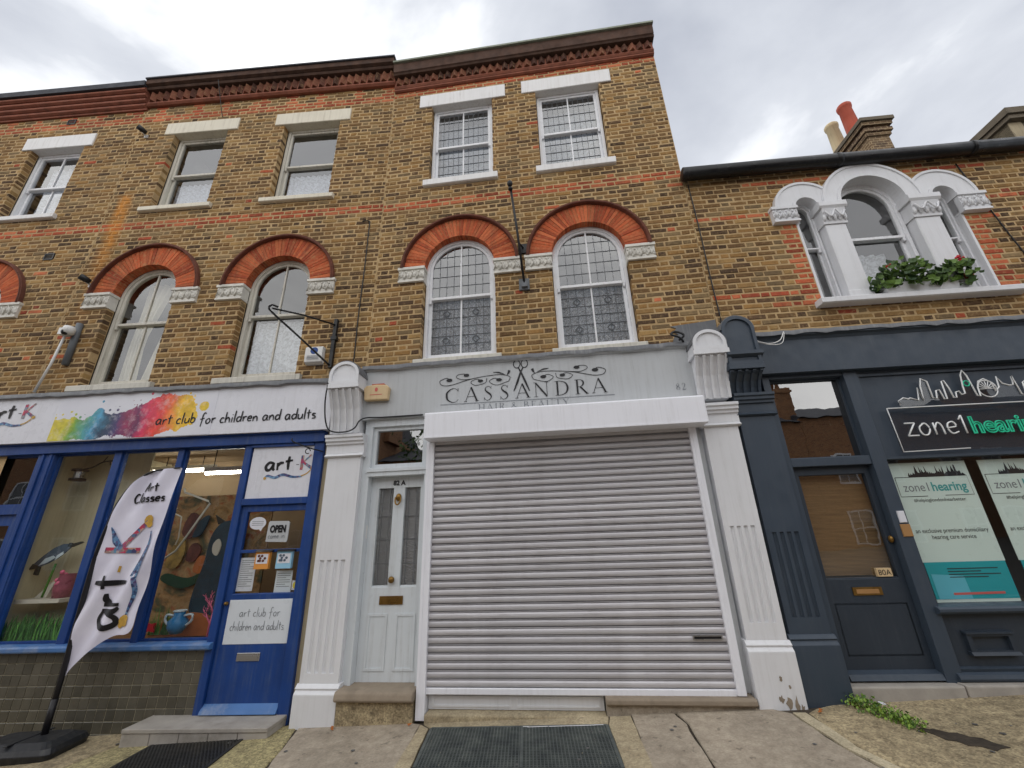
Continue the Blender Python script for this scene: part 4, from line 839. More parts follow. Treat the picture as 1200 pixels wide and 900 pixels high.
# fascia
b = B(); b.box(-4.98, -.345, -.12, .08, 2.885, 3.52); kf = b.build('fascia', 'board_white', shop); kf['label'] = 'white sign board with a rainbow paint splash and handwriting'
b = B(); b.box(-4.0, -1.86, -.123, -.1, 2.892, 3.51); sp = b.build('splash_panel', 'splash_print', kf); sp.data.transform(Matrix.Translation((4.0-2.3, 0, -2.892+gz(-4.7)))); sp.location = (-4.0+2.3, 0, 2.892-gz(-4.7))
YK = -.1255; rr = random.Random(4); L = B(); hand(L, 'art club', -2.6, 3.045, .135, .016, YK, .53, .03, rr); L.build('lettering', 'ink', kf); L = B(); hand(L, 'for children and adults', -2.02, 3.03, .135, .016, YK, 1.5, .03, rr); L.build('lettering', 'ink', kf)
def brush_logo(parent, x, z, s, y, dark='ink'):
    """handwritten word, then a K of brushes and a wavy paint trail; s = word height"""
    L = B(); hand(L, 'art', x, z, s*1.35, s*.22, y, s*2.5); L.ribbon([(x+2.75*s, z+.42*s), (x+3.0*s, z+.42*s)], s*.05, y); L.build('lettering', dark, parent)
    L = B(); kx = x+3.25*s; L.ribbon([(kx, z+1.2*s), (kx, z-.05*s)], s*.26, y); L.ribbon([(kx+.75*s, z+1.25*s), (kx+.1*s, z+.6*s), (kx+.95*s, z+.05*s)], [s*.1, s*.27, s*.27], y-.0006); L.build('brush_strokes', 'collage', parent)
    L = B(); L.ribbon(cr([(x+.1*s, z-.62*s), (x+.35*s, z-.45*s), (x+1.0*s, z-.62*s), (x+1.7*s, z-.4*s), (x+2.6*s, z-.62*s), (x+3.4*s, z-.6*s)], 6), [s*(.12+.12*math.sin(PI*i/30)) for i in range(31)], y); L.build('paint_trail', 'collage_blue', parent)
    L = B(); L.ribbon(cr([(kx+.05*s, z-.58*s), (kx+.5*s, z-.4*s), (kx+.85*s, z-.1*s)], 5), s*.1, y-.0005); L.build('brush_tip', 'gold_print', parent); L = B(); L.flat([(kx+.98*s+.17*s*math.cos(k*PI/5), z+.02*s+.14*s*math.sin(k*PI/5)) for k in range(10)], y-.001); L.build('brush_tip', 'gold_print', parent); L = B(); L.flat([(x+.12*s+.13*s*math.cos(k*PI/5), z-.66*s+.13*s*math.sin(k*PI/5)) for k in range(10)], y-.001); L.build('brush_tip', 'gold_print', parent)
brush_logo(kf, -4.96, 3.22, .155, YK)
flashing(shop, -4.98, -.35, 3.52, .13, 16)
# blue timber shopfront
ks = B(); ks.box(-4.98, -.42, -.055, .09, 2.752, 2.885); ks.extx([(-.055, 2.86), (-.085, 2.87), (-.085, 2.884), (-.05, 2.884)], -4.98, -.43); sf_ = ks.build('shopfront_head', 'blue_paint', shop, bevel=.005)
for a, c, z0, o in ((-4.165, -3.945, .0, .02), (-3.16, -3.06, .63, .0), (-2.315, -2.235, .63, .0), (-1.43, -1.345, .0, .02), (-.552, -.43, .0, .02)):
    b = B(); b.box(a, c, -o, .09, z0-.1 if z0 < .1 else z0, 2.752)
    if c-a > .15: b.box(a+.06, a+.1, -o-.018, 0, .02, 2.75); b.box(c-.06, c-.02, -o-.012, 0, .02, 2.75)
    b.build('mullion', 'blue_paint', shop, bevel=.006)
b = B(); b.extx([(-.065, .575), (-.075, .59), (-.075, .62), (-.06, .635), (.1, .655), (.1, .575)], -4.0, -1.35); b.build('window_sill', 'blue_sill', shop, bevel=.005)
for a, c in ((-3.945, -3.16), (-3.06, -2.315), (-2.235, -1.43)):
    b = B(); b.flat([(a, .65), (c, .65), (c, 2.752), (a, 2.752)], .05); b.build('pane', 'glass_shop', shop)
    b = B(); b.ring([(a, .65), (c, .65), (c, 2.752), (a, 2.752)], [(a+.022, .672), (c-.022, .672), (c-.022, 2.73), (a+.022, 2.73)], .03, .07); b.build('glazing_bead', 'blue_paint', shop)
# tiled stall riser: every tile a piece
b = B(); b.box(-4.1, -1.42, .006, .09, -.3, .58); riser = b.build('stall_riser', 'grout', shop)
tb = B(); tb.cbox(-.0505, .0505, 0, .02, -.0495, .0495, .004); tm = bpy.data.meshes.new('tile'); tm.from_pydata(tb.v, [], tb.f); tm.materials.append(M['tile_glaze'])
for j in range(8):
    for i in range(26):
        inst(tm, 'tile', riser, (-1.48-.1055*i, random.uniform(-.0012, .0012), .52-.1035*j), (random.uniform(-.008, .008), 0, random.uniform(-.006, .006)))
# blue door
for z0, z1, o in ((2.03, 2.105, .02), (2.715, 2.753, .03)): b = B(); b.box(-1.345, -.552, -o, .09, z0, z1); b.build('door_transom', 'blue_paint', shop, bevel=.005)
b = B(); b.box(-1.33, -.56, .0, .03, 2.105, 2.715); sg = b.build('door_sign', 'board_white', shop); brush_logo(sg, -1.14, 2.43, .14, -.003)
b = B(); b.ring(outline(-.948, .79, .0, 2.03, 0), [(-1.268, 1.085), (-.565, 1.085), (-.565, 1.955), (-1.268, 1.955)], .015, .06); b.box(-1.27, -.56, .018, .058, 1.505, 1.54); b.box(-1.29, -.555, .022, .06, .06, 1.09)
kd = b.build('door', 'blue_paint', shop, bevel=.004); kd['label'] = 'blue half-glazed shop door with notices behind the glass'
for z0, z1 in ((1.085, 1.506), (1.539, 1.955)): b = B(); b.flat([(-1.268, z0), (-.565, z0), (-.565, z1), (-1.268, z1)], .04); b.build('pane', 'glass_shop', kd)
b = B(); b.cbox(-1.278, -.565, .012, .024, .605, 1.03, .004); pn = b.build('white_panel', 'board_white_door', kd)
L = B(); hand(L, 'art club for', -1.14, .865, .085, .005, .0085, .46); L.build('lettering', 'ink_grey', pn); L = B(); hand(L, 'children and adults', -1.22, .735, .085, .005, .0085, .6); L.build('lettering', 'ink_grey', pn)
b = B(); b.cbox(-1.09, -.838, .006, .024, .452, .528, .004); b.box(-1.07, -.855, .002, .008, .47, .505); b.build('letter_plate', 'steel', kd)
b = B(); [b.box(-1.245, -.61, .017, .024, z-.008, z) for z in (.36, .168)]; b.build('panel_groove', 'navy_deep', kd)
b = B(); b.extx([(-.05, .01), (-.03, .045), (.03, .1), (.06, .1), (.06, .0)], -1.35, -.55); b.build('weather_bar', 'blue_sill', kd, bevel=.004)
b = B(); b.ball((-1.3, -.01, 1.0), (.02, .03, .02)); b.build('door_handle', 'brass', kd)
b = B(); b.box(-1.86, -.44, -.33, .06, -.035, .0); b.build('door_step', 'concrete_step', shop, bevel=.006)
for i in range(5): b = B(); b.cbox(-1.858+i*.284, -1.858+(i+1)*.284-.006, -.322, .06, -.19, -.036, .004); b.build('step_tile', 'concrete_step', shop)
# flat entrance at the far left of the blue front
b = B(); b.ring([(-4.98, 2.11), (-4.165, 2.11), (-4.165, 2.752), (-4.98, 2.752)], [(-4.92, 2.15), (-4.19, 2.15), (-4.19, 2.73), (-4.92, 2.73)], .02, .08); b.box(-4.98, -4.165, .01, .09, 2.03, 2.11); tw = b.build('transom_window', 'blue_paint', shop)
b = B(); b.flat([(-4.92, 2.15), (-4.19, 2.15), (-4.19, 2.73), (-4.92, 2.73)], .05); b.build('pane', 'glass_dark', tw)
b = B(); b.ring([(-4.98, .0), (-4.18, .0), (-4.18, 2.03), (-4.98, 2.03)], [(-4.86, .95), (-4.3, .95), (-4.3, 1.9), (-4.86, 1.9)], .05, .09); b.box(-4.9, -4.25, .06, .09, .02, .96); fd = b.build('door', 'blue_paint', shop, bevel=.004)
b = B(); b.flat([(-4.86, .95), (-4.3, .95), (-4.3, 1.9), (-4.86, 1.9)], .07); b.build('pane', 'glass_dark', fd)
room(shop, -5.0, -4.15, .1, 1.5, -.1, 2.8, 'dark_room')
# shop interior
room(shop, -4.14, -.43, .1, 1.9, -.1, 2.95, 'brown_room', 'shop_room')
b = B(); b.box(-4.139, -4.11, .1, 1.88, .0, 2.94); b.build('side_panel', 'backdrop_cream', shop)
b = B(); b.box(-4.14, -1.4, .09, 1.2, .5, .6); b.build('display_ledge', 'mural_sand', shop)
# ---- far-left neighbour, only its upper corner is in view
N0 = -8.4
nb = thing('terraced_house', FL, -6.4, 0, gz(-8.8), 'brick house at the far left edge with banded red cornice', 'house', 'terraced houses along the street')
NA = ((-6.24, .485),); NR = ((-6.06, .98),)
wall = wall_sheet('wall', nb, N0, K0-.004, -.5, 9.4, [outline(-6.24, .97, 3.68, 5.07, -.01, True), outline(-6.06, .98, 6.75, 8.31, -.01)])
hole = combine(rect_hole(-6.725, -5.755, 3.6, 5.09), arch_hole(-6.24, 5.07, .83), rect_hole(-6.55, -5.57, 6.74, 8.32), rect_hole(-6.73, -5.4, 8.32, 8.6), rect_hole(-7.1, -6.72, 4.83, 5.09), rect_hole(-5.76, -5.37, 4.83, 5.09), rect_hole(-4.985, -4.6, -1, 3.5))
def nredf(u, z):
    if 6.31 < z < 6.455 or 8.80 < z < 8.96: return RED
    if 8.95 < z < 9.09 and min(abs(u-p) for p in PANEL) < .1: return RED
    return RED if _rr.random() < .02 else STOCK
lay_bricks(wall, N0, K0-.006, -.322, 9.1, hole, nredf, 13, FL, score=lambda u, z: -u+(9 if z < 3.5 else 0))
arch_ring(nb, -6.24, 5.07, .482, .8, .845, 42, 70)
impost(nb, -5.755, -5.375, 4.835, 5.07, 1, 71); impost(nb, -7.1, -6.725, 4.835, 5.07, 1, 72)
window(nb, -6.24, .97, 3.69, 5.07, 4.6, True, .12, 'white_gloss', bars=1)
window(nb, -6.06, .98, 6.76, 8.315, 7.52, False, .12, 'white_gloss', gl='glass_old', bars=1)
sill(nb, -6.66, -5.47, 6.67, 6.765, .06); lintel(nb, -6.73, -5.41, 8.31, 8.6); sill(nb, -6.84, -5.64, 3.58, 3.675, .06)
b = B(); b.box(N0, K0+.008, -.03, .1, 9.09, 9.13); nc = b.build('cornice', 'cornice_red', nb)
for i, (z0, z1, o) in enumerate(((9.13, 9.22, .07), (9.225, 9.315, .1), (9.32, 9.41, .13), (9.415, 9.5, .165))):
    b = B(); b.extx([(-o+.03, z0), (-o-.005, z0+.02), (-o-.01, z0+.045), (-o, z1-.02), (-o+.012, z1), (.1, z1), (.1, z0)], N0, K0+.008); b.build('moulded_band', 'cornice_red', nc)
b = B(); b.extx([(-.2, 9.503), (-.215, 9.6), (.25, 9.62), (.25, 9.503)], N0, K0+.008); b.build('coping', 'slate', nc)
room(nb, N0+.02, K0-.02, .03, 2.8, 3.45, 6.3, 'dark_room'); room(nb, N0+.02, K0-.02, .03, 2.8, 6.35, 9.3, 'dark_room')
b = B(); b.box(N0, K0-.01, .26, 7, 9.25, 9.45); b.build('roof', 'slate', nb)
drape(FL, 'curtain', -6.5, -5.63, 6.86, 8.2, .35, 'lace_net', 'white drapes in the square window at the far left', .03, 6, seed=12)

b = B(); b.box(-.43, -.3, .03, .2, -.25, 3.4); b.build('party_pier', 'render_wall', shop)

# ================================================================ the navy shop house (right)
R1 = 4.75
navy = thing('terraced_house', FR, 2.3, 0, gz(4.3), 'lower brick house with white triple-arched window above a navy shopfront', 'house', 'terraced houses along the street')
RSP = 5.57; RW = ((1.465, .28), (2.29, .8), (3.165, .28))
hole_poly = [(1.3, 4.13), (3.33, 4.13)]+[(3.32, 5.57)]+arc(3.165, 5.575, .15, 0, PI, 10)+arc(2.29, 5.575, .41, 0, PI, 18)+arc(1.465, 5.575, .15, 0, PI, 10)
wall = wall_sheet('wall', navy, .004, R1, 3.3, 6.36, [hole_poly])
hole = combine(rect_hole(1.3, 3.33, 4.1, 5.6), arch_hole(1.465, RSP, .37), arch_hole(2.29, RSP, .58), arch_hole(3.165, RSP, .37), rect_hole(1.0, 1.3, 5.36, 5.6), rect_hole(3.33, 3.62, 5.28, 5.6))
def rredf(u, z):
    k = int((z-3.35)/COURSE)
    for zz in (6.03, 5.51, 4.3, 4.14):
        if abs(z-zz) < .04 and (k+int(u*1.3)) % 5 != 0: return RED
    if 4.1 < z < 5.4 and (1.12 < u < 1.33 or 3.3 < u < 3.6): return RED
    return RED if _rr.random() < .03 else STOCK
lay_bricks(wall, .006, R1, 3.35, 6.33, hole, rredf, 14, FR, score=lambda u, z: z+.35*u)
# white stucco triple arch: archivolts, piers, capitals
tri = B()
for cx, ri, ro, o in ((1.465, .14, .395, .055), (3.165, .14, .41, .055), (2.29, .4, .61, .075)):
    tri.ring(arc(cx, RSP, ro, 0, PI, 28), arc(cx, RSP, ri, 0, PI, 28), -o, .13, False); tri.ring(arc(cx, RSP, ri+.035, 0, PI, 28), arc(cx, RSP, ri-.004, 0, PI, 28), -o-.012, .1, False)
    tri.ring(arc(cx, RSP, ro+.004, 0, PI, 28), arc(cx, RSP, ro-.03, 0, PI, 28), -o-.014, .03, False)
tri = tri.build('arched_surround', 'white_paint', navy)
for a, c in ((1.6, 1.885), (2.695, 3.025)):
    b = B(); b.cbox(a+.015, c-.015, -.045, .15, 4.135, 5.25, .01); b.cbox(a, c, -.055, .15, 4.14, 4.26, .01); b.build('pier', 'white_paint', navy)
    b = B(); b.box(a-.005, c+.005, -.06, .15, 5.25, 5.31)
    for j in range(9):
        x = a+(c-a)*(j+.5)/9; b.ball((x, -.07, 5.34+.05*(j % 2)), (.022, .022, .055), 7, 5)
    b.extx([(-.05, 5.3), (-.07, 5.36), (-.1, 5.47), (.15, 5.47), (.15, 5.3)], a, c); b.extx([(-.1, 5.472), (-.12, 5.5), (-.12, 5.565), (.15, 5.565), (.15, 5.472)], a-.03, c+.03)
    b.tube(cr([(a+.02, -.1, 5.42), (a+.08, -.11, 5.33), ((a+c)/2, -.115, 5.43), (c-.08, -.11, 5.33), (c-.02, -.1, 5.42)], 5), .012, 6); b.build('capital', 'white_paint', navy)
impost(navy, 1.01, 1.325, 5.345, 5.575, 1, 91, .06, 'white_paint'); impost(navy, 3.305, 3.63, 5.29, 5.56, 1, 92, .06, 'white_paint')
window(navy, 1.465, .28, 4.14, 5.57, 4.99, True, .08, 'white_gloss', bars=0, fr=.025, st=.022); window(navy, 3.165, .28, 4.14, 5.57, 4.99, True, .08, 'white_gloss', bars=0, fr=.025, st=.022)
window(navy, 2.29, .8, 4.14, 5.57, 5.07, True, .08, 'white_gloss', bars=0)
for a in (1.3, 3.305): b = B(); b.box(a, a+.03, .0, .15, 4.13, 5.57); b.build('reveal', 'white_paint', navy)
sill(navy, 1.2, 3.5, 4.065, 4.145, .13, 'white_paint')
drape(FR, 'curtain', 1.95, 2.62, 4.25, 5.05, .42, 'lace_net', 'white net behind the flower trough in the middle arch', .02, 5, seed=21)
drape(FR, 'curtain', 1.36, 1.5, 4.2, 5.5, .42, 'curtain', 'white drape in the left arch of the triple window', .02, 2, seed=22); drape(FR, 'curtain', 3.14, 3.27, 4.2, 5.5, .42, 'curtain', 'white drape in the right arch of the triple window', .02, 2, seed=23)
room(navy, .02, R1-.02, .03, 2.6, 3.45, 6.3, 'dark_room')
# gutter and roof
b = B(); b.tube([(-.04, -.11, 6.245), (1.5, -.11, 6.247), (3, -.11, 6.24), (R1, -.11, 6.24)], .092, 14); b.tube([(1.98, -.11, 6.245), (2.05, -.11, 6.245)], .098, 14); b.tube([(3.68, -.11, 6.24), (3.74, -.11, 6.24)], .098, 14); b.build('gutter', 'gutter_black', navy)
b = B(); b.add([(0, -.02, 6.34), (R1, -.02, 6.34), (R1, 3.4, 8.2), (0, 3.4, 8.2), (R1, 7, 6.34), (0, 7, 6.34)], [(0, 1, 2, 3), (3, 2, 4, 5)]); b.build('roof', 'slate', navy)
b = B(); b.cbox(4.33, 4.72, 1.62, 3.6, 6.6, 8.55, .01)
for i, (o, z) in enumerate(((.03, 8.55), (.06, 8.63), (.03, 8.71), (.08, 8.77))): b.box(4.33-o, 4.72+o, 1.62-o, 3.6+o, z, z+.078)
chm = b.build('chimney', 'chimney_brick', navy)
b = B(); b.box(4.22, 4.83, 1.5, 3.72, 8.85, 8.93); b.build('chimney_cap', 'coping_stone', chm)
for y, m, h in ((1.92, 'terracotta', .88), (2.34, 'buff_clay', .86)):
    b = B(); b.lathe((4.45, y, 8.92), [(.14, 0), (.125, .1), (.108, h-.12), (.125, h-.1), (.13, h-.03), (.11, h), (.085, h), (.085, h-.3)], 16); b.build('chimney_pot', m, chm)
nx = thing('terraced_house', FR, 6, 0, gz(8), 'next house beyond, only its stepped party wall showing above the gutter', 'house', 'terraced houses along the street')
b = B(); b.box(R1+.01, 7.3, 0, 7, -.3, 6.3); b.build('wall', 'brick_far', nx)
b = B(); b.add([(R1+.01, -.02, 6.34), (7.3, -.02, 6.34), (7.3, 3.4, 8.2), (R1+.01, 3.4, 8.2), (7.3, 7, 6.34), (R1+.01, 7, 6.34)], [(0, 1, 2, 3), (3, 2, 4, 5)]); b.build('roof', 'slate', nx)
b = B(); b.add([(x, y, z) for x in (6.8, 7.02) for y, z in ((1.6, 6.5), (1.6, 8.55), (2.6, 8.55), (3.2, 8.3), (3.4, 8.75), (5.5, 9.6), (6.6, 9.6), (6.6, 6.5))], [tuple(range(8)), tuple(range(15, 7, -1))]+[(i, (i+1) % 8, (i+1) % 8+8, i+8) for i in range(8)]); pw = b.build('party_wall', 'render_wall', nx)
b = B(); b.box(6.74, 7.14, 1.5, 2.65, 8.552, 8.64); b.box(6.7, 7.2, 1.46, 2.69, 8.642, 8.78); b.box(6.8, 7.25, 1.62, 2.5, 8.2, 8.549); b.build('party_wall_cap', 'coping_stone', pw)
b = B(); b.add([(x, y, z) for x in (6.7, 7.12) for y, z in ((3.38, 8.76), (5.5, 9.61), (6.6, 9.61), (6.6, 9.75), (5.45, 9.75), (3.38, 8.92))], [tuple(range(6)), tuple(range(11, 5, -1))]+[(i, (i+1) % 6, (i+1) % 6+6, i+6) for i in range(6)]); b.build('coping', 'coping_stone', pw)
# navy shopfront
b = B(); b.box(.3, R1, -.1, .1, 3.225, 3.7); nf = b.build('fascia', 'navy_paint', navy); nf['label'] = 'plain dark navy fascia board'
b = B(); b.extx([(-.1, 3.62), (-.12, 3.65), (-.15, 3.665), (-.15, 3.7), (.02, 3.705), (.02, 3.62)], .3, R1); b.build('fascia_moulding', 'navy_paint', nf)
flashing(navy, .28, R1, 3.7, .13, 26)
np_ = pilaster(navy, -.025, .345, .02, .645, .8, 1.55, 2.75, 3.0, 3.005, 3.235, 3.885, 'navy_paint', .07, (-.09, .265)); np_['label'] = 'navy pilaster with arched head block beside the white one'
b = B(); b.extx([(-.24, 3.24), (-.27, 3.26), (-.27, 3.3), (-.24, 3.33), (-.24, 3.36), (-.31, 3.4), (-.31, 3.44), (.12, 3.44), (.12, 3.24)], -.1, .285); b.build('moulding', 'navy_paint', np_)
nfm = B(); nfm.box(.345, .425, -.02, .12, .25, 3.225); nfm.box(1.225, 1.37, -.03, .12, .25, 3.225); nfm.box(.425, 1.225, -.02, .12, 2.185, 2.275); nfm.box(.425, 1.225, -.02, .12, 3.18, 3.225); nfm.box(1.37, R1, .0, .12, 3.19, 3.225); nfm.box(R1-.2, R1, -.03, .12, .25, 3.19)
nfr = nfm.build('shopfront_frame', 'navy_paint', navy, bevel=.005)
b = B(); b.ring([(.425, 2.275), (1.225, 2.275), (1.225, 3.18), (.425, 3.18)], [(.44, 2.29), (1.21, 2.29), (1.21, 3.165), (.44, 3.165)], .05, .11); tw = b.build('transom_window', 'navy_paint', navy)
b = B(); b.flat([(.44, 2.29), (1.21, 2.29), (1.21, 3.165), (.44, 3.165)], .08); b.build('pane', 'glass_mirror', tw)
b = B(); b.ring(outline(.825, .8, .28, 2.185, 0), [(.5, 1.1), (1.165, 1.1), (1.165, 2.1), (.5, 2.1)], .05, .1); b.box(.43, 1.22, .06, .1, .28, 1.11); nd = b.build('door', 'navy_deep', navy, bevel=.004); nd['label'] = 'dark navy door with bamboo blind behind its glass'
b = B(); b.flat([(.5, 1.1), (1.165, 1.1), (1.165, 2.1), (.5, 2.1)], .08); b.build('pane', 'glass', nd)
b = B(); b.ring([(.505, .455), (1.165, .455), (1.165, .89), (.505, .89)], [(.52, .47), (1.15, .47), (1.15, .875), (.52, .875)], .05, .062); b.build('panel_moulding', 'navy_deep', nd)
b = B(); b.box(.706, .972, .04, .062, .957, 1.027); b.build('letter_plate', 'brass', nd); b = B(); b.box(.735, .94, .036, .041, .972, 1.01); b.build('letter_flap', 'wood_tan', nd)
b = B(); b.box(.98, 1.115, .045, .075, 1.115, 1.19); pq = b.build('number_plate', 'plastic_cream', nd); text_mesh('80A', .07, cx=1.047, z=1.128, y=.043).build('number', 'ink', pq)
b = B(); b.ball((1.195, .03, 1.45), (.02, .03, .035)); b.build('door_knob', 'brass', nd)
b = B(); b.extx([(-.03, .285), (-.01, .33), (.05, .35), (.05, .285)], .43, 1.222); b.build('weather_bar', 'navy_paint', nd)
b = B(); b.cbox(.36, 1.29, -.12, .1, .1, .268, .01); b.build('door_step', 'concrete_step', navy, bevel=.008); b = B(); b.cbox(1.3, R1, -.12, .1, .1, .272, .01); b.build('door_step', 'concrete_step', navy, bevel=.008)
room(navy, .36, R1-.02, .13, 2.2, .2, 3.2, 'dark_room')
# sign bay with tube lettering on clear acrylic
b = B(); b.box(1.37, R1-.2, .02, .06, 2.225, 3.19); sb = b.build('sign_board', 'navy_paint', navy)
b = B(); b.ring([(1.372, 2.228), (R1-.2, 2.228), (R1-.2, 3.188), (1.372, 3.188)], [(1.4, 2.256), (R1-.23, 2.256), (R1-.23, 3.16), (1.4, 3.16)], -.005, .022); b.build('sign_frame', 'navy_paint', sb)
b = B(); b.box(1.545, 4.0, -.03, -.024, 2.29, 2.765); b.build('acrylic_panel', 'acrylic', sb)
SK = [(1.7, 2.8), (1.69, 2.84), (1.75, 2.875), (1.8, 2.86), (1.82, 2.87), (1.9, 2.84), (1.93, 2.98), (1.95, 2.84), (1.97, 3.0), (2.0, 3.085), (2.055, 3.05), (2.05, 2.86), (2.09, 2.85), (2.11, 2.94), (2.145, 2.945), (2.16, 2.84), (2.19, 2.84), (2.2, 3.04), (2.225, 3.05), (2.25, 2.96), (2.26, 2.85), (2.29, 2.85), (2.3, 2.91), (2.335, 2.92), (2.35, 2.88), (2.39, 2.89), (2.395, 2.97), (2.42, 3.1), (2.452, 3.157), (2.48, 3.09), (2.49, 2.98), (2.5, 2.86), (2.53, 2.85), (2.54, 2.95), (2.57, 3.02), (2.63, 3.045), (2.69, 3.0), (2.7, 2.9), (2.75, 2.94), (2.765, 3.06), (2.8, 2.98), (2.86, 2.955), (2.9, 2.96), (2.92, 3.06), (2.94, 2.85), (2.99, 2.84), (3.0, 2.98), (3.06, 3.02), (3.1, 2.86), (3.2, 2.85)]
b = B(); b.prism(SK+[(3.2, 2.77), (1.7, 2.77)], -.03, -.024); b.build('acrylic_panel', 'acrylic', sb)
b = B(); b.tube([(x, -.036, z) for x, z in SK], .0075, 6); 
for k in range(9): a = k*PI/8; b.tube([(2.63, -.036, 2.93), (2.63+.085*math.cos(a), -.036, 2.93+.085*math.sin(a))], .004, 5)
b.tube([(2.63+.095*math.cos(k*PI/8), -.036, 2.93+.095*math.sin(k*PI/8)) for k in range(17)], .006, 5)
b.tube([(1.545, -.036, 2.765), (3.3, -.036, 2.768)], .006, 6); b.tube([(1.545, -.036, 2.765), (1.558, -.036, 2.292), (2.21, -.036, 2.302)], .006, 6); b.build('tube_outline', 'neon_white', sb)
b = B(); b.tube([(2.44+.03*math.cos(k*PI/8), -.04, 3.0+.03*math.sin(k*PI/8)) for k in range(17)], .006, 6); b.build('clock_ring', 'neon_green', sb)
b = B()
for ch, x, w in (('z', 1.66, .125), ('o', 1.785, .13), ('n', 1.935, .11), ('e', 2.065, .13), ('1', 2.19, .1)):
    adv, st = HAND[ch]
    for p in st: b.tube([(x+q[0]/.46*w*.9, -.036, 2.457+q[1]*.27) for q in cr(p, 4)], .0075, 6)
b.build('tube_lettering', 'neon_white', sb)
text_mesh('hearing', .25, x0=2.3, z=2.457, y=-.034, bold=.002).build('letter_fill', 'neon_green_fill', sb); text_mesh('hearing', .25, x0=2.3, z=2.457, y=-.036, outline_r=.0065, bold=.002).build('tube_lettering', 'neon_green', sb)
# shop window and stall riser
b = B(); b.flat([(1.37, .87), (R1-.2, .87), (R1-.2, 2.225), (1.37, 2.225)], .05); b.build('pane', 'glass_shop', navy)
b = B(); b.extx([(-.06, .8), (-.08, .82), (-.08, .845), (-.06, .86), (.1, .875), (.1, .8)], 1.33, R1); b.build('window_sill', 'navy_paint', navy, bevel=.004)
b = B(); b.box(1.37, R1, .01, .09, .26, .8); rs = b.build('stall_riser', 'navy_deep', navy)
b = B(); b.extx([(-.05, .28), (-.06, .3), (-.05, .33), (-.02, .345), (-.03, .37), (.01, .38), (.01, .28)], 1.32, R1); b.build('base_moulding', 'navy_paint', rs)
b = B(); b.ring([(1.52, .47), (1.905, .47), (1.905, .645), (1.52, .645)], [(1.56, .505), (1.87, .505), (1.87, .615), (1.56, .615)], -.025, .012); b.extx([(-.04, .635), (-.04, .65), (.01, .66), (.01, .635)], 1.51, 1.915); b.extx([(-.045, .47), (-.03, .495), (.01, .5), (.01, .465)], 1.51, 1.915); b.build('vent_frame', 'navy_deep', rs)
b = B(); b.ring([(2.45, .47), (2.83, .47), (2.83, .645), (2.45, .645)], [(2.49, .505), (2.79, .505), (2.79, .615), (2.49, .615)], -.025, .012); b.build('vent_frame', 'navy_deep', rs)
# things in and on the navy front
b = B(); b.box(.45, 1.21, .16, .175, 1.12, 2.12); solo('bamboo_blind', FR, .83, .17, 2.1, b, 'bamboo', 'tan bamboo blind hanging behind the navy door glass', 'blind')
for i, (a, c, lab) in enumerate(((1.462, 2.222, 'whole teal and mint poster nearest the navy door'), (2.345, 3.1, 'teal and mint poster cut off by the right edge'))):
    po = thing('window_poster', FR, a, .1, .86, lab, 'poster', 'posters in the navy shop window'); Y = .1
    b = B(); b.box(a, c, Y, Y+.004, 1.225, 2.195); b.build('upper_sheet', 'mint_print', po); b = B(); b.box(a+.012, c-.008, Y-.002, Y+.004, .9, 1.225); b.build('lower_sheet', 'teal_print', po); b = B(); b.box(a+.012, c-.008, Y, Y+.004, .862, .9); b.build('lower_margin', 'mint_print', po)
    b = B(); b.flat([(a+.04, .9), (a+.34, .9), (a+.33, 1.1), (a+.04, 1.12)], Y-.004); b.build('picture', 'teal_light', po)
    b = B(); pts = [(a+.16, 2.05)]; rr = random.Random(3)
    for k in range(30): x = a+.16+.54*k/30; pts += [(x, 2.05+rr.choice((.02, .04, .03, .08, .11, .05))*(1 if 4 < k < 27 else .4)), (x+.014, 2.055+rr.choice((.02, .04, .1, .03)))]
    pts += [(a+.72, 2.05)]
    for k in range(len(pts)-1): b.flat([(pts[k][0], 2.047), (pts[k+1][0], 2.047), pts[k+1], pts[k]], Y-.002)
    b.build('skyline_print', 'ink', po)
    b = B(); b.ribbon([(a+.02, 2.045), (a+.725, 2.045), (a+.728, 1.852), (a+.45, 1.852)], .006, Y-.002); b.ribbon([(a+.02, 2.045), (a+.02, 1.85), (a+.28, 1.85)], .006, Y-.0026); b.build('logo_frame', 'ink', po)
    b = text_mesh('zone1', .125, x0=a+.07, z=1.9, y=Y-.002, width=.245); b.build('logo_text', 'ink_grey', po); text_mesh('hearing', .125, x0=a+.345, z=1.9, y=Y-.002, width=.34, bold=.003).build('logo_text', 'teal_ink', po)
    for s, z, w, sz in (('#helpinglondonhearbetter', 1.795, .5, .048), ('an exclusive premium domiciliary', 1.495, .68, .058), ('hearing care service', 1.435, .41, .058)): text_mesh(s, sz, cx=a+.38, z=z, y=Y-.002, width=w).build('printed_text', 'ink', po)
    b = B(); [b.ribbon([(a+.2, z), (a+w, z)], .008, Y-.005) for z, w in ((1.165, .66), (1.14, .5), (1.115, .67), (1.09, .55))]; b.build('printed_lines', 'bird_dark', po); b = B(); b.ribbon([(a+.18, .945), (a+.64, .95)], .02, Y-.005); b.build('printed_lines', 'red_ink', po)
b = B(); b.cbox(1.285, 1.35, -.045, -.03, 1.6, 1.71, .004); s1 = solo('door_notice', FR, 1.3, -.03, 1.6, b, 'board_white', 'small white notice fixed on the navy post by the door', 'notice')
b = B(); b.cbox(1.275, 1.365, -.042, -.03, 1.47, 1.585, .004); solo('door_entry_panel', FR, 1.3, -.03, 1.47, b, 'wood_tan', 'small tan entry plate on the navy post below the notice', 'plate')
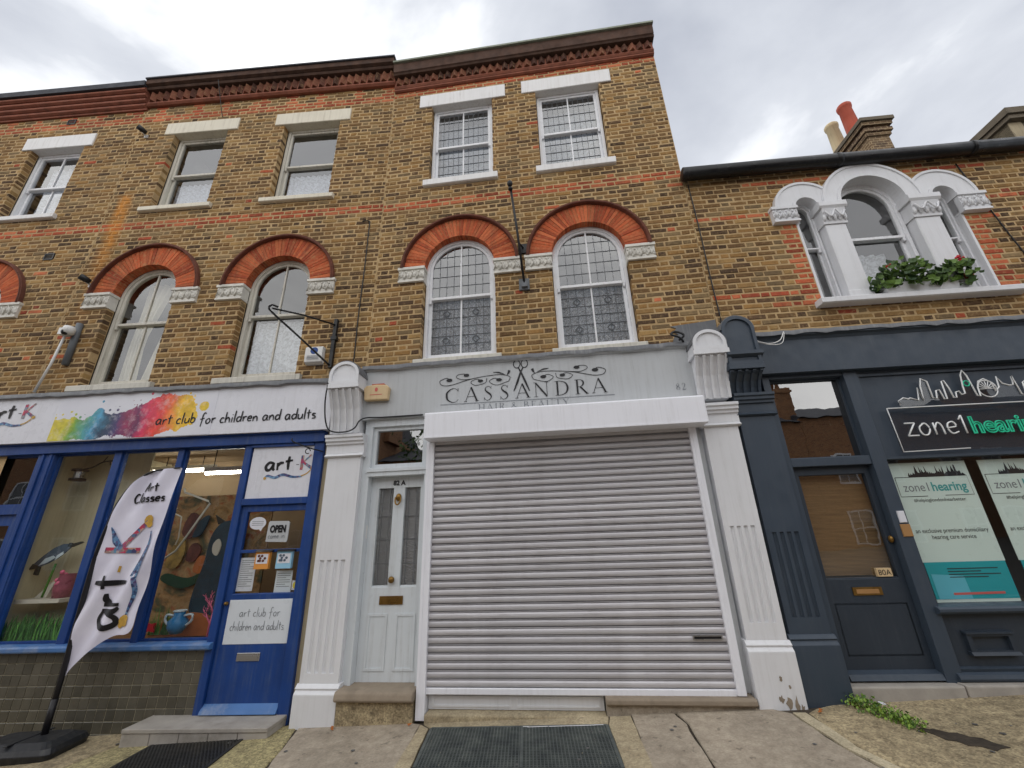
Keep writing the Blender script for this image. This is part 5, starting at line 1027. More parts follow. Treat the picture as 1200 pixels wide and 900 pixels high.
b = B(); b.tube(cr([(.3, -.16, 3.62), (.42, -.2, 3.55), (.55, -.2, 3.58), (.64, -.17, 3.7)], 8), .006, 5); b.tube(cr([(.32, -.15, 3.6), (.45, -.21, 3.53), (.57, -.2, 3.55), (.65, -.16, 3.69)], 8), .005, 5); solo('cable', FR, .4, -.2, 3.55, b, 'plastic_white', 'loose white cable looped over the navy fascia', 'cable')
# flower trough
tr = thing('flower_trough', FR, 2.42, -.03, 4.145, 'white window trough of green geraniums on the triple window sill', 'planter')
b = B(); b.extx([(-.1, 4.147), (-.12, 4.28), (-.11, 4.285), (.06, 4.285), (.05, 4.147)], 1.98, 2.78); b.build('trough', 'white_paint', tr, bevel=.006)
b = B(); rr = random.Random(9)
for k in range(520):
    x = rr.uniform(1.86, 2.98); hgt = .3+.08*math.sin(x*9)+.05*math.sin(x*21+1); z = 4.2+hgt*rr.random()**.8*(1 if 1.9 < x < 2.9 else .75); y = -.05+rr.uniform(-.17, .12); s = rr.uniform(.025, .055)
    ax = Vector((rr.uniform(-1, 1), rr.uniform(-1, -.1), rr.uniform(-.2, 1))).normalized(); p = ax.orthogonal().normalized(); q = ax.cross(p); c = Vector((x, y, z))
    b.add([c+s*(math.cos(a)*p+math.sin(a)*q)*(1 if j % 2 else .8)+ax*(.01 if j % 2 else 0) for j, a in enumerate([i*PI/3.5 for i in range(7)])]+[c-ax*.008], [(i, (i+1) % 7, 7) for i in range(7)])
b.build('leaves', 'leaf_geranium', tr, 'stuff')
for x, z in ((2.88, 4.56), (2.92, 4.53), (2.1, 4.52)):
    b = B(); [b.ball((x+rr.uniform(-.03, .03), -.12+rr.uniform(-.03, .03), z+rr.uniform(-.02, .02)), .014, 6, 4) for _ in range(7)]; b.build('flower', 'flower_red', tr)
b = B(); b.lathe((2.98, -.05, 4.28), [(.0, 0), (.04, 0), (.055, .09), (.045, .09)], 12); b.build('flower_pot', 'terracotta', tr)

b = B(); b.box(-.09, .03, .06, .2, -.1, 3.6); b.build('party_pier', 'render_wall', navy)

# ================================================================ things fixed to the walls
def bullet_light(F, u, y, z, label):
    t = thing('wall_floodlight', F, u, y, z, label, 'floodlight', 'black wall lamps'); d = Vector((-.5, -.75, .3)).normalized(); c = Vector((u, y-.1, z))
    b = B(); b.tube([c+d*.07, c, c-d*.06], [.046, .045, .034], 12); b.build('lamp_body', 'black_metal', t); b = B(); b.tube([(u, 0, z-.05), (u, y-.1, z-.03)], .014); b.box(u-.03, u+.03, -.02, 0, z-.08, z-.02); b.build('bracket', 'plastic_white', t)
bullet_light(FL, -4.43, 0, 8.46, 'black lamp high on the wall left of the square windows'); bullet_light(FL, -4.38, 0, 5.36, 'black lamp on the wall beside the left red arch')
t = thing('security_camera', FL, -4.33, -.05, 3.6, 'white dome camera on a thin slanting white pole above the sign', 'camera')
b = B(); b.tube([(-4.53, -.06, 3.6), (-4.42, -.08, 4.0), (-4.35, -.1, 4.42)], .016); b.build('pole', 'plastic_white', t)
b = B(); b.box(-4.4, -4.31, -.16, -.06, 4.42, 4.52); b.lathe((-4.27, -.14, 4.43), [(.0, .1), (.06, .1), (.07, .06), (.065, .0), (.0, -.02)], 14); b.build('camera_head', 'plastic_white', t); b = B(); b.ball((-4.28, -.17, 4.44), .042, 10, 6); b.build('lens', 'black_metal', t)
b = B(); b.tube([(-4.28, -.03, 4.64), (-4.272, -.03, 4.0)], .04, 12); solo('wall_conduit', FL, -4.28, -.03, 4.0, b, 'grey_pipe', 'short grey pipe stub on the wall near the white camera', 'pipe')
for u, z, lab in ((-6.03, 8.96, 'small dark vent under the red banded cornice'), (-5.28, 5.91, 'small dark vent between the two leftmost red arches')):
    b = B(); b.ring(outline(u, .16, z-.06, z+.06, 0), outline(u, .16, z-.06, z+.06, .015), -.014, .0); [b.box(u-.07, u+.07, -.01, 0, z-.04+k*.025, z-.032+k*.025) for k in range(4)]; solo('air_vent', FL, u, 0, z, b, 'black_metal', lab, 'vent', 'wall vents')
t = thing('alarm_box', FL, -.71, 0, 3.79, 'white alarm box with a blue dot under the hooked bracket', 'alarm box')
b = B(); b.extx([(-.03, 3.8), (-.075, 3.82), (-.085, 3.9), (-.085, 4.02), (-.07, 4.04), (.0, 4.045), (.0, 3.795)], -.825, -.59); b.build('cover', 'plastic_white', t, bevel=.008)
b = B(); b.flat([(-.70+.052*math.cos(k*PI/10), 3.975+.05*math.sin(k*PI/10)) for k in range(20)], -.087); b.build('badge', 'blue_paint', t); b = B(); [b.ribbon([(-.79, z), (-.63, z)], .008, -.0872) for z in (3.9, 3.88, 3.86)]; b.build('print', 'ink_grey', t)
t = thing('alarm_box', FC, -2.19, -.09, 3.2, 'faded cream alarm box on the grey fascia', 'alarm box')
b = B(); b.prism([(-2.34, 3.215), (-2.04, 3.21), (-2.03, 3.37), (-2.07, 3.405), (-2.2, 3.415), (-2.33, 3.405), (-2.355, 3.37)], -.16, -.088); b.build('cover', 'plastic_cream', t, bevel=.012); b = B(); b.flat([(-2.19+.02*math.cos(k*PI/6), 3.345+.028*math.sin(k*PI/6)) for k in range(12)], -.1625); b.ribbon([(-2.27, 3.28), (-2.11, 3.28)], .008, -.1625); b.build('print', 'red_ink', t); b = B(); b.box(-2.26, -2.1, -.15, -.09, 3.405, 3.425); b.build('mount', 'terracotta', t)
t = thing('sign_bracket', FL, -.48, 0, 3.75, 'black iron hooked sign bracket above the blue shop door', 'bracket')
b = B(); b.box(-.505, -.46, -.05, 0, 3.74, 4.46); b.box(-.52, -.44, -.06, 0, 4.14, 4.19); b.build('back_plate', 'black_metal', t)
b = B(); b.tube([(-.49, -.05, 4.37), (-.75, -.35, 4.36), (-1.0, -.62, 4.32)], .012); b.build('arm', 'black_metal', t)
b = B(); b.tube(cr([(-.49, -.05, 3.77), (-.74, -.33, 4.02), (-.98, -.6, 4.25), (-1.02, -.65, 4.31), (-1.0, -.63, 4.36), (-.955, -.58, 4.355)], 6), .013); b.build('stay', 'black_metal', t)
t = thing('sign_rod', FC, -.31, 0, 4.68, 'black iron rod standing out between the two leaded arched windows', 'bracket')
b = B(); b.tube([(-.3, -.05, 4.74), (-.355, -.22, 5.5), (-.41, -.4, 6.13)], .017); b.build('rod', 'black_metal', t); b = B(); b.ball((-.412, -.405, 6.15), (.04, .04, .05), 10, 6); b.lathe((-.408, -.395, 6.05), [(.0, 0), (.03, .0), (.03, .03), (.0, .04)], 10); b.build('finial', 'black_metal', t)
b = B(); b.box(-.375, -.235, -.03, 0, 4.675, 4.845); b.box(-.34, -.26, -.07, -.03, 4.7, 4.78); b.build('base_plate', 'grey_pipe', t); b = B(); b.tube([(-.34, -.18, 5.32), (-.29, -.0, 5.36)], .012); b.box(-.36, -.24, -.03, 0, 5.27, 5.42); b.build('stay', 'black_metal', t)
def cable(F, pts, r, label, mat='black_metal'): b = B(); b.tube(cr(pts, 6), r, 5); solo('cable', F, *pts[0], b, mat, label, 'cable')
cable(FL, [(-.183, -.012, 6.15), (-.18, -.012, 5.3), (-.19, -.012, 4.5), (-.186, -.012, 3.75), (-.23, -.05, 3.62)], .008, 'thin black cable down the wall left of the leaded windows')
cable(FL, [(-.3, -.012, 6.16), (-.24, -.014, 6.17), (-.185, -.012, 6.15)], .007, 'short loop of black cable high beside the seam')
cable(FL, [(-3.2, -.2, 9.45), (-3.15, -.02, 8.9), (-3.1, -.012, 8.75)], .006, 'hanging wire below the parapet of the art shop house')
cable(FR, [(.05, -.012, 6.15), (.06, -.012, 5.4), (.055, -.012, 4.6), (.06, -.012, 4.0), (.02, -.06, 3.93)], .008, 'black cable down the seam beside the triple window house')
cable(FR, [(3.55, -.012, 6.1), (3.62, -.012, 5.6), (3.7, -.012, 5.0), (3.8, -.012, 4.4)], .008, 'black cable sloping right of the triple window')
cable(FC, [(-2.745, -.31, 3.42), (-2.76, -.3, 3.2), (-2.755, -.24, 2.95), (-2.7, -.2, 2.84), (-2.52, -.19, 2.82), (-2.4, -.2, 2.86), (-2.36, -.18, 2.95), (-2.3, -.12, 3.0), (-2.1, -.1, 3.0), (-1.6, -.1, 3.0)], .009, 'black cable looped under the left white corbel', 'ink')
cable(FC, [(1.55, -.13, 3.68), (1.5, -.16, 3.73), (1.42, -.15, 3.78), (1.48, -.13, 3.82), (1.56, -.15, 3.76), (1.5, -.14, 3.7)], .014, 'coil of black cable by the right white head block')
t = thing('hook', FL, -.7, -.05, 2.65, 'small black iron hook over the white door sign', 'hook'); b = B(); b.tube(cr([(-.43, -.03, 2.63), (-.55, -.12, 2.66), (-.7, -.22, 2.72), (-.72, -.23, 2.76)], 5), .008); b.build('hook_arm', 'black_metal', t); b = B(); b.tube([(-.56+.03*math.cos(k*PI/6), -.13, 2.62+.03*math.sin(k*PI/6)) for k in range(11)], .006, 6); b.build('hook_ring', 'black_metal', t)

# ================================================================ feather flag in front of the blue shop
OF = .3
edgeL = [(-2.642, .41), (-2.645, .52), (-2.656, .84), (-2.667, 1.253), (-2.665, 1.568), (-2.631, 1.847), (-2.598, 2.058), (-2.489, 2.272), (-2.32, 2.405), (-2.151, 2.441), (-1.958, 2.453)]
edgeR = [(-2.632, .42), (-2.563, .516), (-2.276, .746), (-2.045, .807), (-2.03, 1.1), (-2.015, 1.5), (-2.006, 1.725), (-1.99, 2.0), (-1.975, 2.2), (-1.965, 2.35), (-1.955, 2.44)]
fl = thing('feather_flag', FL, -2.65, -OF, gz(-5.07), 'white feather flag with black lettering on a black pole', 'flag')
b = B(); a, c = cr(edgeL, 8), cr(edgeR, 8); n = len(a); m = 40
def fold(x, z): return -OF+.018*math.sin(9*(x-.35*z)*2.2)+.01*math.sin(23*(x-.5*z))
vs = [(a[i][0]+(c[i][0]-a[i][0])*k/m, fold(a[i][0]+(c[i][0]-a[i][0])*k/m, a[i][1]+(c[i][1]-a[i][1])*k/m), a[i][1]+(c[i][1]-a[i][1])*k/m) for i in range(n) for k in range(m+1)]
b.add(vs, [(i*(m+1)+k, i*(m+1)+k+1, (i+1)*(m+1)+k+1, (i+1)*(m+1)+k) for i in range(n-1) for k in range(m)], True); cloth = b.build('flag_cloth', 'flag_cloth', fl)
b = B(); b.tube([(-2.65, -OF, -.02)]+[(x-.008, -OF, z) for x, z in cr(edgeL, 4)], [.022]+[.024]*20+[.02-.0006*i for i in range(21)], 8); b.tube([(-2.65, -OF, -.06), (-2.65, -OF, .24)], .028, 10); b.build('pole', 'ink', fl)
def onflag(bb):                                             # lay print over the folds
    bb.v = [(x, fold(x, z)-.009+(y+OF), z) for x, y, z in bb.v]; return bb
L = B(.02); hand(L, 'Art', -2.33, 2.195, .105, .016, -OF, .2); onflag(L).build('lettering', 'ink', cloth); L = B(.02); hand(L, 'Classes', -2.42, 2.072, .1, .016, -OF, .37, slope=.05); onflag(L).build('lettering', 'ink', cloth)
L = B(.015)                                                 # the big word reads upwards
for ch, z0, hgt in (('a', .83, .2), ('r', 1.03, .17), ('t', 1.2, .17)):
    adv, st = HAND[ch]
    for p in st:
        q = cr(p, 6); L.ribbon([(-2.23-v*.43, z0+(u_)/.52*hgt*.95) for u_, v in q], [.042*(.6+.7*math.sin(PI*(.1+.85*i/(len(q)-1)))) for i in range(len(q))], -OF)
onflag(L).build('lettering', 'ink', cloth)
L = B(.015); L.ribbon([(-2.585, 1.585), (-2.195, 1.57)], .055, -OF); L.ribbon([(-2.4, 1.59), (-2.28, 1.73), (-2.17, 1.87)], [.06, .05, .045], -OF-.0008); onflag(L).build('brush_strokes', 'collage', cloth)
L = B(.015); L.ribbon([(-2.4, 1.59), (-2.5, 1.68), (-2.58, 1.82)], [.06, .07, .01], -OF-.0004); L.ribbon(cr([(-2.12, 1.77), (-2.1, 1.62), (-2.125, 1.45), (-2.16, 1.31)], 6), [.01+.075*i/18 for i in range(19)], -OF); L.ribbon(cr([(-2.15, 1.31), (-2.12, 1.17), (-2.15, 1.02), (-2.17, .92)], 6), [.05-.035*i/18 for i in range(19)], -OF-.0006); onflag(L).build('paint_trail', 'collage_blue', cloth)
for x, z, r in ((-2.17, 1.885, .045), (-2.15, 1.84, .03), (-2.17, .9, .045), (-2.19, .86, .025), (-2.14, .87, .022)): L = B(); L.flat([(x+r*math.cos(k*PI/5), z+r*1.2*math.sin(k*PI/5)) for k in range(10)], -OF-.001); onflag(L).build('brush_tip', 'gold_print', cloth)
L = B(.02); L.ribbon([(-2.355, 1.36), (-2.345, 1.42)], .022, -OF); onflag(L).build('brush_tip', 'gold_print', cloth)
bx = B(); g0 = gz(-5.1)
def rq(cx, cy, w, d, ang, z, inset=0):
    pts = []
    for sx, sy in ((-1, -1), (1, -1), (1, 1), (-1, 1)):
        for k in range(4):
            aa = {(-1, -1): PI, (1, -1): -PI/2, (1, 1): 0, (-1, 1): PI/2}[(sx, sy)]+k*PI/6; x = sx*(w/2-.07)+(.07-inset)*math.cos(aa); y = sy*(d/2-.07)+(.07-inset)*math.sin(aa)
            x -= sx*inset*0; pts.append((cx+x*math.cos(ang)-y*math.sin(ang), cy+x*math.sin(ang)+y*math.cos(ang), z))
    return pts
lay = [rq(-2.72, -.36, .78, .46, .12, g0+.002, .02), rq(-2.72, -.36, .78, .46, .12, g0+.06, .0), rq(-2.72, -.36, .74, .42, .12, g0+.1, .0), rq(-2.72, -.36, .6, .28, .12, g0+.135, .0)]
vs = [p for l in lay for p in l]; fs = [(16*j+i, 16*j+(i+1) % 16, 16*(j+1)+(i+1) % 16, 16*(j+1)+i) for j in range(3) for i in range(16)]+[tuple(range(48, 64)), tuple(range(15, -1, -1))]
bx.add(vs, fs); bx.box(-2.74, -2.7, -.56, -.16, g0+.13, g0+.142); bx.build('water_base', 'plastic_black', fl, bevel=.008)

# ================================================================ inside the art shop window
def in_shop(name, u, y, z, label, cat): return thing(name, FL, u, y, z, label, cat)
t = in_shop('strip_light', -2.28, .85, 2.58, 'lit white fluorescent tube inside the art shop', 'light'); b = B(); b.tube([(-2.6, .85, 2.58), (-1.9, .85, 2.58)], .022, 10); b.build('tube', 'tube_lit', t); b = B(); b.box(-2.62, -1.88, .82, .88, 2.6, 2.66); b.build('fitting', 'plastic_white', t); b = B(); b.tube([(-2.5, .85, 2.66), (-2.5, .85, 2.95)], .006); b.tube([(-2.0, .85, 2.66), (-2.0, .85, 2.95)], .006); b.build('hanger', 'black_metal', t)
t = in_shop('strip_light', -3.3, 1.35, 2.7, 'second lit tube deeper inside the art shop behind the flag', 'light'); b = B(); b.tube([(-3.9, 1.35, 2.72), (-2.9, 1.35, 2.72)], .022, 10); b.build('tube', 'tube_lit', t); b = B(); b.box(-3.92, -2.88, 1.32, 1.38, 2.75, 2.8); b.build('fitting', 'plastic_white', t); b = B(); b.tube([(-3.7, 1.35, 2.8), (-3.7, 1.35, 2.95)], .006); b.tube([(-3.1, 1.35, 2.8), (-3.1, 1.35, 2.95)], .006); b.build('hanger', 'black_metal', t)
b = B(); b.box(-4.12, -3.12, .5, .52, .6, 2.9); solo('display_backdrop', FL, -3.6, .5, .6, b, 'backdrop_cream', 'plain cream backdrop panel behind the bird display', 'backdrop')
b = B(); b.box(-3.1, -1.44, .75, .77, .6, 2.25); solo('mural_board', FL, -2.3, .75, .6, b, 'mural_mix', 'brown painted board behind the flag and vase', 'board')
t = in_shop('hanging_lamp', -3.86, .3, 2.5, 'small black and steel lamp on a branch in the left pane', 'lamp'); b = B(); b.lathe((-3.88, .28, 2.45), [(.0, .15), (.085, .15), (.085, .125), (.05, .12), (.05, .035), (.085, .03), (.085, .0), (0, 0)], 14); b.build('lamp_body', 'black_metal', t); b = B(); b.lathe((-3.88, .28, 2.487), [(.053, 0), (.053, .08)], 14); b.build('band', 'steel', t); b = B(); b.tube(cr([(-3.85, .28, 2.6), (-3.72, .28, 2.62), (-3.6, .28, 2.68), (-3.42, .28, 2.7)], 5), .01, 5); b.tube([(-3.6, .28, 2.68), (-3.55, .28, 2.76)], .006, 5); b.tube([(-3.5, .28, 2.7), (-3.48, .28, 2.64)], .005, 5); b.build('branch', 'bird_dark', t)
t = in_shop('display_shelf', -3.74, .3, 1.03, 'small white shelf under the bird in the left pane', 'shelf'); b = B(); b.box(-4.02, -3.46, .16, .48, 1.03, 1.07); b.build('board', 'shelf_white', t); b = B(); b.prism([(-3.95, 1.072), (-3.8, 1.072), (-3.72, 1.3)], .3, .34); b.build('book_stand', 'shelf_white', t)
t = in_shop('cut_out_bird', -3.85, .3, 1.35, 'grey and white bird cut-out with a long dark beak', 'ornament')
def bird(p): return [(-4.1+x*.55, 1.4+z*.55) for x, z in p]
b = B(); b.prism(bird([(.0, .06), (.12, .0), (.35, .1), (.55, .2), (.7, .33), (.78, .42), (.72, .5), (.6, .5), (.4, .42), (.2, .26)]), .28, .3); b.build('body', 'bird_grey', t); b = B(); b.prism(bird([(.18, .06), (.36, .12), (.52, .22), (.45, .26), (.28, .2)]), .272, .279); b.prism(bird([(.52, .16), (.68, .28), (.66, .34), (.54, .26)]), .272, .279); b.build('breast', 'bird_white', t); b = B(); b.prism(bird([(.72, .44), (.82, .43), (1.05, .52), (1.0, .54), (.82, .5), (.74, .52)]), .276, .304); b.prism(bird([(-.04, -.02), (.1, .0), (.16, .06), (.02, .1)]), .276, .304); b.prism(bird([(.12, -.12), (.2, -.14), (.2, .04), (.13, .05)]), .274, .303); b.build('beak_and_tail', 'bird_dark', t)
b = B(); b.tube(cr([(-3.84, .29, 1.08), (-3.82, .29, 1.25), (-3.8, .29, 1.45)], 4), .012, 5); b.build('stem', 'green_paint', t)
t = in_shop('potted_ornament', -3.62, .3, 1.07, 'small pink jar of oddments on the window shelf', 'jar'); b = B(); b.lathe((-3.6, .3, 1.072), [(.0, 0), (.085, 0), (.1, .12), (.075, .24), (.08, .26)], 14); b.build('jar', 'magenta_paint', t); b = B(); [b.ball((-3.6+random.uniform(-.06, .06), .25+random.uniform(-.03, .05), 1.2+random.uniform(0, .16)), .025, 6, 4) for _ in range(12)]; b.build('oddments', 'pink_paint', t)
b = B(); rr = random.Random(17)
for k in range(420):
    x = rr.uniform(-4.08, -3.08); y = rr.uniform(.12, .34); h = rr.uniform(.1, .3); w = rr.uniform(.006, .014); dx = rr.uniform(-.07, .07); b.add([(x-w, y, .64), (x+w, y, .64), (x+dx*.5+w*.6, y, .64+h*.6), (x+dx, y+.01, .64+h), (x+dx*.5-w*.6, y, .64+h*.6)], [(0, 1, 2, 3, 4)])
b.box(-4.1, -3.06, .1, .36, .6, .64); solo('display_grass', FL, -3.6, .2, .6, b, 'grass_card', 'artificial green grass along the foot of the left pane', 'grass', kind='stuff')
t = in_shop('painted_figure', -1.9, .6, .62, 'tall dark teal painted figure cut-out in the right pane', 'cut-out')
b = B(); b.prism([(x, z) for x, z in cr([(-2.2, .85), (-2.02, .74), (-1.8, .82), (-1.72, 1.2), (-1.72, 1.6), (-1.75, 1.82), (-1.86, 1.9), (-2.02, 1.87), (-2.12, 1.7), (-2.14, 1.4), (-2.2, 1.1)], 4, True)], .6, .63); b.build('body', 'mural_teal', t); b = B(); b.prism([(-1.76, 1.5), (-1.7, 1.48), (-1.66, 2.0), (-1.71, 2.02)], .6, .625); b.prism([(-2.06, 1.86), (-2.12, 1.98), (-1.98, 1.9)], .602, .622); b.build('arm', 'bird_dark', t); b = B(); b.prism(cr([(-2.05, 1.52), (-1.98, 1.48), (-1.95, 1.6), (-2.0, 1.68), (-2.06, 1.62)], 4, True), .59, .599); b.build('patch', 'shelf_white', t)
t = in_shop('painted_shapes', -2.45, .68, .9, 'gold, red and green painted shapes on the brown board', 'cut-out')
for nm, pts, m_ in (('gold_shape', [(-2.75, 1.38), (-2.6, 1.34), (-2.52, 1.5), (-2.55, 1.68), (-2.66, 1.72), (-2.7, 1.6)], 'mural_gold'), ('red_shape', [(-2.48, 1.44), (-2.36, 1.42), (-2.3, 1.55), (-2.38, 1.64), (-2.46, 1.6)], 'mural_red'), ('leaf_shape', [(-2.75, 1.2), (-2.45, 1.1), (-2.2, 1.2), (-2.15, 1.32), (-2.4, 1.22), (-2.7, 1.28)], 'mural_green'), ('orange_shape', [(-2.35, 1.3), (-2.2, 1.28), (-2.15, 1.42), (-2.3, 1.48)], 'mural_orange'), ('dark_shape', [(-2.62, 1.78), (-2.48, 1.7), (-2.42, 1.95), (-2.55, 2.02)], 'mural_red'), ('dark_leaf', [(-2.46, 1.72), (-2.34, 1.76), (-2.28, 1.98), (-2.4, 1.92)], 'mural_teal')):
    b = B(); b.prism(cr(pts, 4, True), .7, .72); b.build(nm, m_, t)
b = B(); b.prism(cr([(-2.5, .62), (-2.3, .8), (-2.0, .86), (-1.7, .78), (-1.52, .62)], 4), .42, .45); solo('painted_rock', FL, -2, .42, .6, b, 'mural_orange', 'orange painted rock cut-out low in the right pane', 'cut-out')
b = B()
for k in range(40): x = -2.35+random.uniform(-.13, .13); b.add([(x-.008, .4, .64), (x+.008, .4, .64), (x+random.uniform(-.05, .05), .4, .64+random.uniform(.15, .34))], [(0, 1, 2)])
solo('paper_grass', FL, -2.35, .4, .62, b, 'grass_card', 'tuft of green paper grass beside the blue vase', 'grass', kind='stuff')
b = B(); b.prism(cr([(-2.46+.08*math.cos(k*PI/4)*(1 if k % 2 else .5), .72+.07*math.sin(k*PI/4)*(1 if k % 2 else .5)) for k in range(8)], 2, True), .38, .4); solo('paper_flower', FL, -2.46, .38, .65, b, 'flower_red', 'red orange paper flower at the foot of the right pane', 'ornament')
t = in_shop('blue_vase', -2.06, .28, .64, 'blue two-handled painted vase cut-out in the right pane', 'vase'); b = B(); b.lathe((-2.06, .3, .66), [(.0, 0), (.06, .01), (.1, .08), (.1, .14), (.055, .19), (.06, .24), (.05, .24)], 14); b.build('body', 'vase_blue', t)
for s in (-1, 1): b = B(); b.tube(cr([(-2.06+s*.06, .3, .85), (-2.06+s*.15, .3, .86), (-2.06+s*.16, .3, .8), (-2.06+s*.1, .3, .75)], 5), .013, 6); b.build('handle', 'bird_white', t)
b = B(); b.tube([(-2.06+.06*math.cos(k*PI/8), .3+.06*math.sin(k*PI/8), .9) for k in range(17)], .01, 6); b.build('rim', 'bird_white', t)
t = in_shop('coral_ornament', -1.67, .3, .6, 'pink and magenta branching coral cut-out beside the blue door', 'ornament')
def coral(x, y, z, h, mat, seed):
    r = random.Random(seed); b = B()
    def br(p, d, l, w, k):
        q = p+d*l; b.tube([p, (p+q)/2+Vector((r.uniform(-.01, .01), 0, 0)), q], [w, w*.85, w*.6], 5)
        if k: 
            for s in (-1, 1):
                for f in (.5, .98):
                    if r.random() < .85: br(p+d*l*f, (d+Vector((s*r.uniform(.4, .9), 0, r.uniform(.1, .4)))).normalized(), l*r.uniform(.45, .62), w*.62, k-1)
    br(Vector((x, y, z)), Vector((.05, 0, 1)), h, .014, 3); return b
coral(-1.66, .28, .62, .26, '', 1).build('front_coral', 'pink_paint', t); coral(-1.7, .34, .62, .22, '', 5).build('back_coral', 'magenta_paint', t)
b = B(); b.tube([(-2.58, .3, 1.46), (-2.45, .3, 1.45), (-2.3, .3, 1.55), (-2.2, .3, 1.72), (-1.99, .3, 2.1), (-2.02, .3, 2.13), (-2.36, .3, 2.25), (-2.38, .3, 2.3)], .012, 6); b.tube([(-2.45, .3, 2.0), (-2.33, .3, 1.95), (-2.3, .3, 1.7), (-2.32, .3, 1.62)], .009, 6); solo('white_branch', FL, -2.2, .3, 1.45, b, 'shelf_white', 'bent white branch hanging in the right pane', 'branch')
b = B(); b.tube([(-1.72, .4, 2.0), (-1.7, .4, 2.7)], .004, 5); b.tube(cr([(-1.7, .4, 2.3), (-1.68, .4, 2.27), (-1.66, .4, 2.3)], 4), .006, 5); solo('hanging_wire', FL, -1.7, .4, 2.7, b, 'black_metal', 'thin black hanging wire with hook in the right pane', 'wire')
# notices on the blue door
t = thing('open_sign', FL, -.86, .03, 1.61, 'grey rounded OPEN sign hanging in the blue door', 'sign'); b = B(); b.prism([(-.99, 1.62), (-.745, 1.61), (-.735, 1.63), (-.735, 1.825), (-.755, 1.84), (-.97, 1.845), (-.985, 1.83)], .012, .024); b.build('plate', 'grey_fascia', t); text_mesh('OPEN', .105, cx=-.86, z=1.72, y=.008, width=.19, bold=.006).build('lettering', 'ink', t); L = B(); hand(L, 'come in'.replace('i', 'i'), -.965, 1.655, .06, .005, .008, .2) if all(ch in HAND for ch in 'come in') else None; L.build('handwriting', 'ink_grey', t)
t = thing('speech_bubble', FL, -1.13, .03, 1.75, 'white speech bubble sticker in the blue door', 'sticker'); b = B(); b.flat([(-1.13+.1*math.cos(k*PI/10), 1.826+.07*math.sin(k*PI/10)) for k in range(20)], .03); b.flat([(-1.11, 1.765), (-1.06, 1.78), (-1.08, 1.735)], .0305); b.build('bubble', 'board_white', t); b = B(); [b.ribbon([(-1.2, z), (-1.06, z)], .005, .029) for z in (1.845, 1.825, 1.805)]; b.build('print', 'ink_grey', t)
for a, c, z0, z1, y, m_, lab, inner in ((-1.27, -1.08, 1.11, 1.455, .055, 'board_white', 'tall white notice at lower left of the blue door', None), (-.826, -.636, 1.087, 1.31, .055, 'board_white_door', 'pale blue notice at lower right of the blue door', None), (-.624, -.56, 1.11, 1.205, .05, 'board_white', 'tiny yellow and white sticker in the blue door corner', 'yellow_card')):
    t = thing('door_notice', FL, (a+c)/2, y, z0, lab, 'notice', 'notices in the blue door'); b = B(); b.box(a, c, y, y+.003, z0, z1); b.build('sheet', m_, t); b = B(); k = 0
    if inner: b.flat([((a+c)/2+.022*math.cos(q*PI/6), (z0+z1)/2+.035*math.sin(q*PI/6)) for q in range(12)], y-.001)
    else: [b.ribbon([(a+.02, z1-.03-.022*q), (c-.02-.05*(q % 3 == 2), z1-.03-.022*q)], .006, y-.001) for q in range(int((z1-z0-.05)/.022))]
    b.build('print', inner or 'ink_grey', t)
for a, c, m_, lab, m2 in ((-1.05, -.885, 'orange_card', 'orange leaflet holder hanging in the blue door', 'mural_red'), (-.8, -.625, 'sky_card', 'pale blue leaflet holder hanging in the blue door', 'bird_grey')):
    t = thing('leaflet_holder', FL, (a+c)/2, -.01, 1.335, lab, 'leaflet', 'leaflet holders on the blue door'); b = B(); b.box(a, c, -.03, .01, 1.335, 1.515); b.build('leaflets', m_, t); b = B(); b.box(a+.015, c-.015, -.032, -.029, 1.39, 1.49); b.build('white_area', 'board_white', t); rr = random.Random(int(a*1000)); b = B(); [b.flat([(a+.045+.018*(q % 5)+.016*math.cos(k*PI/4), 1.42+.025*(q % 3)+.014*math.sin(k*PI/4)) for k in range(8)], -.0332-.0002*q) for q in range(7)]; b.build('picture', m2, t); b = B(); b.extx([(-.05, 1.513), (.012, 1.535), (.012, 1.513)], a-.015, c+.015); b.build('clip', 'ink', t)

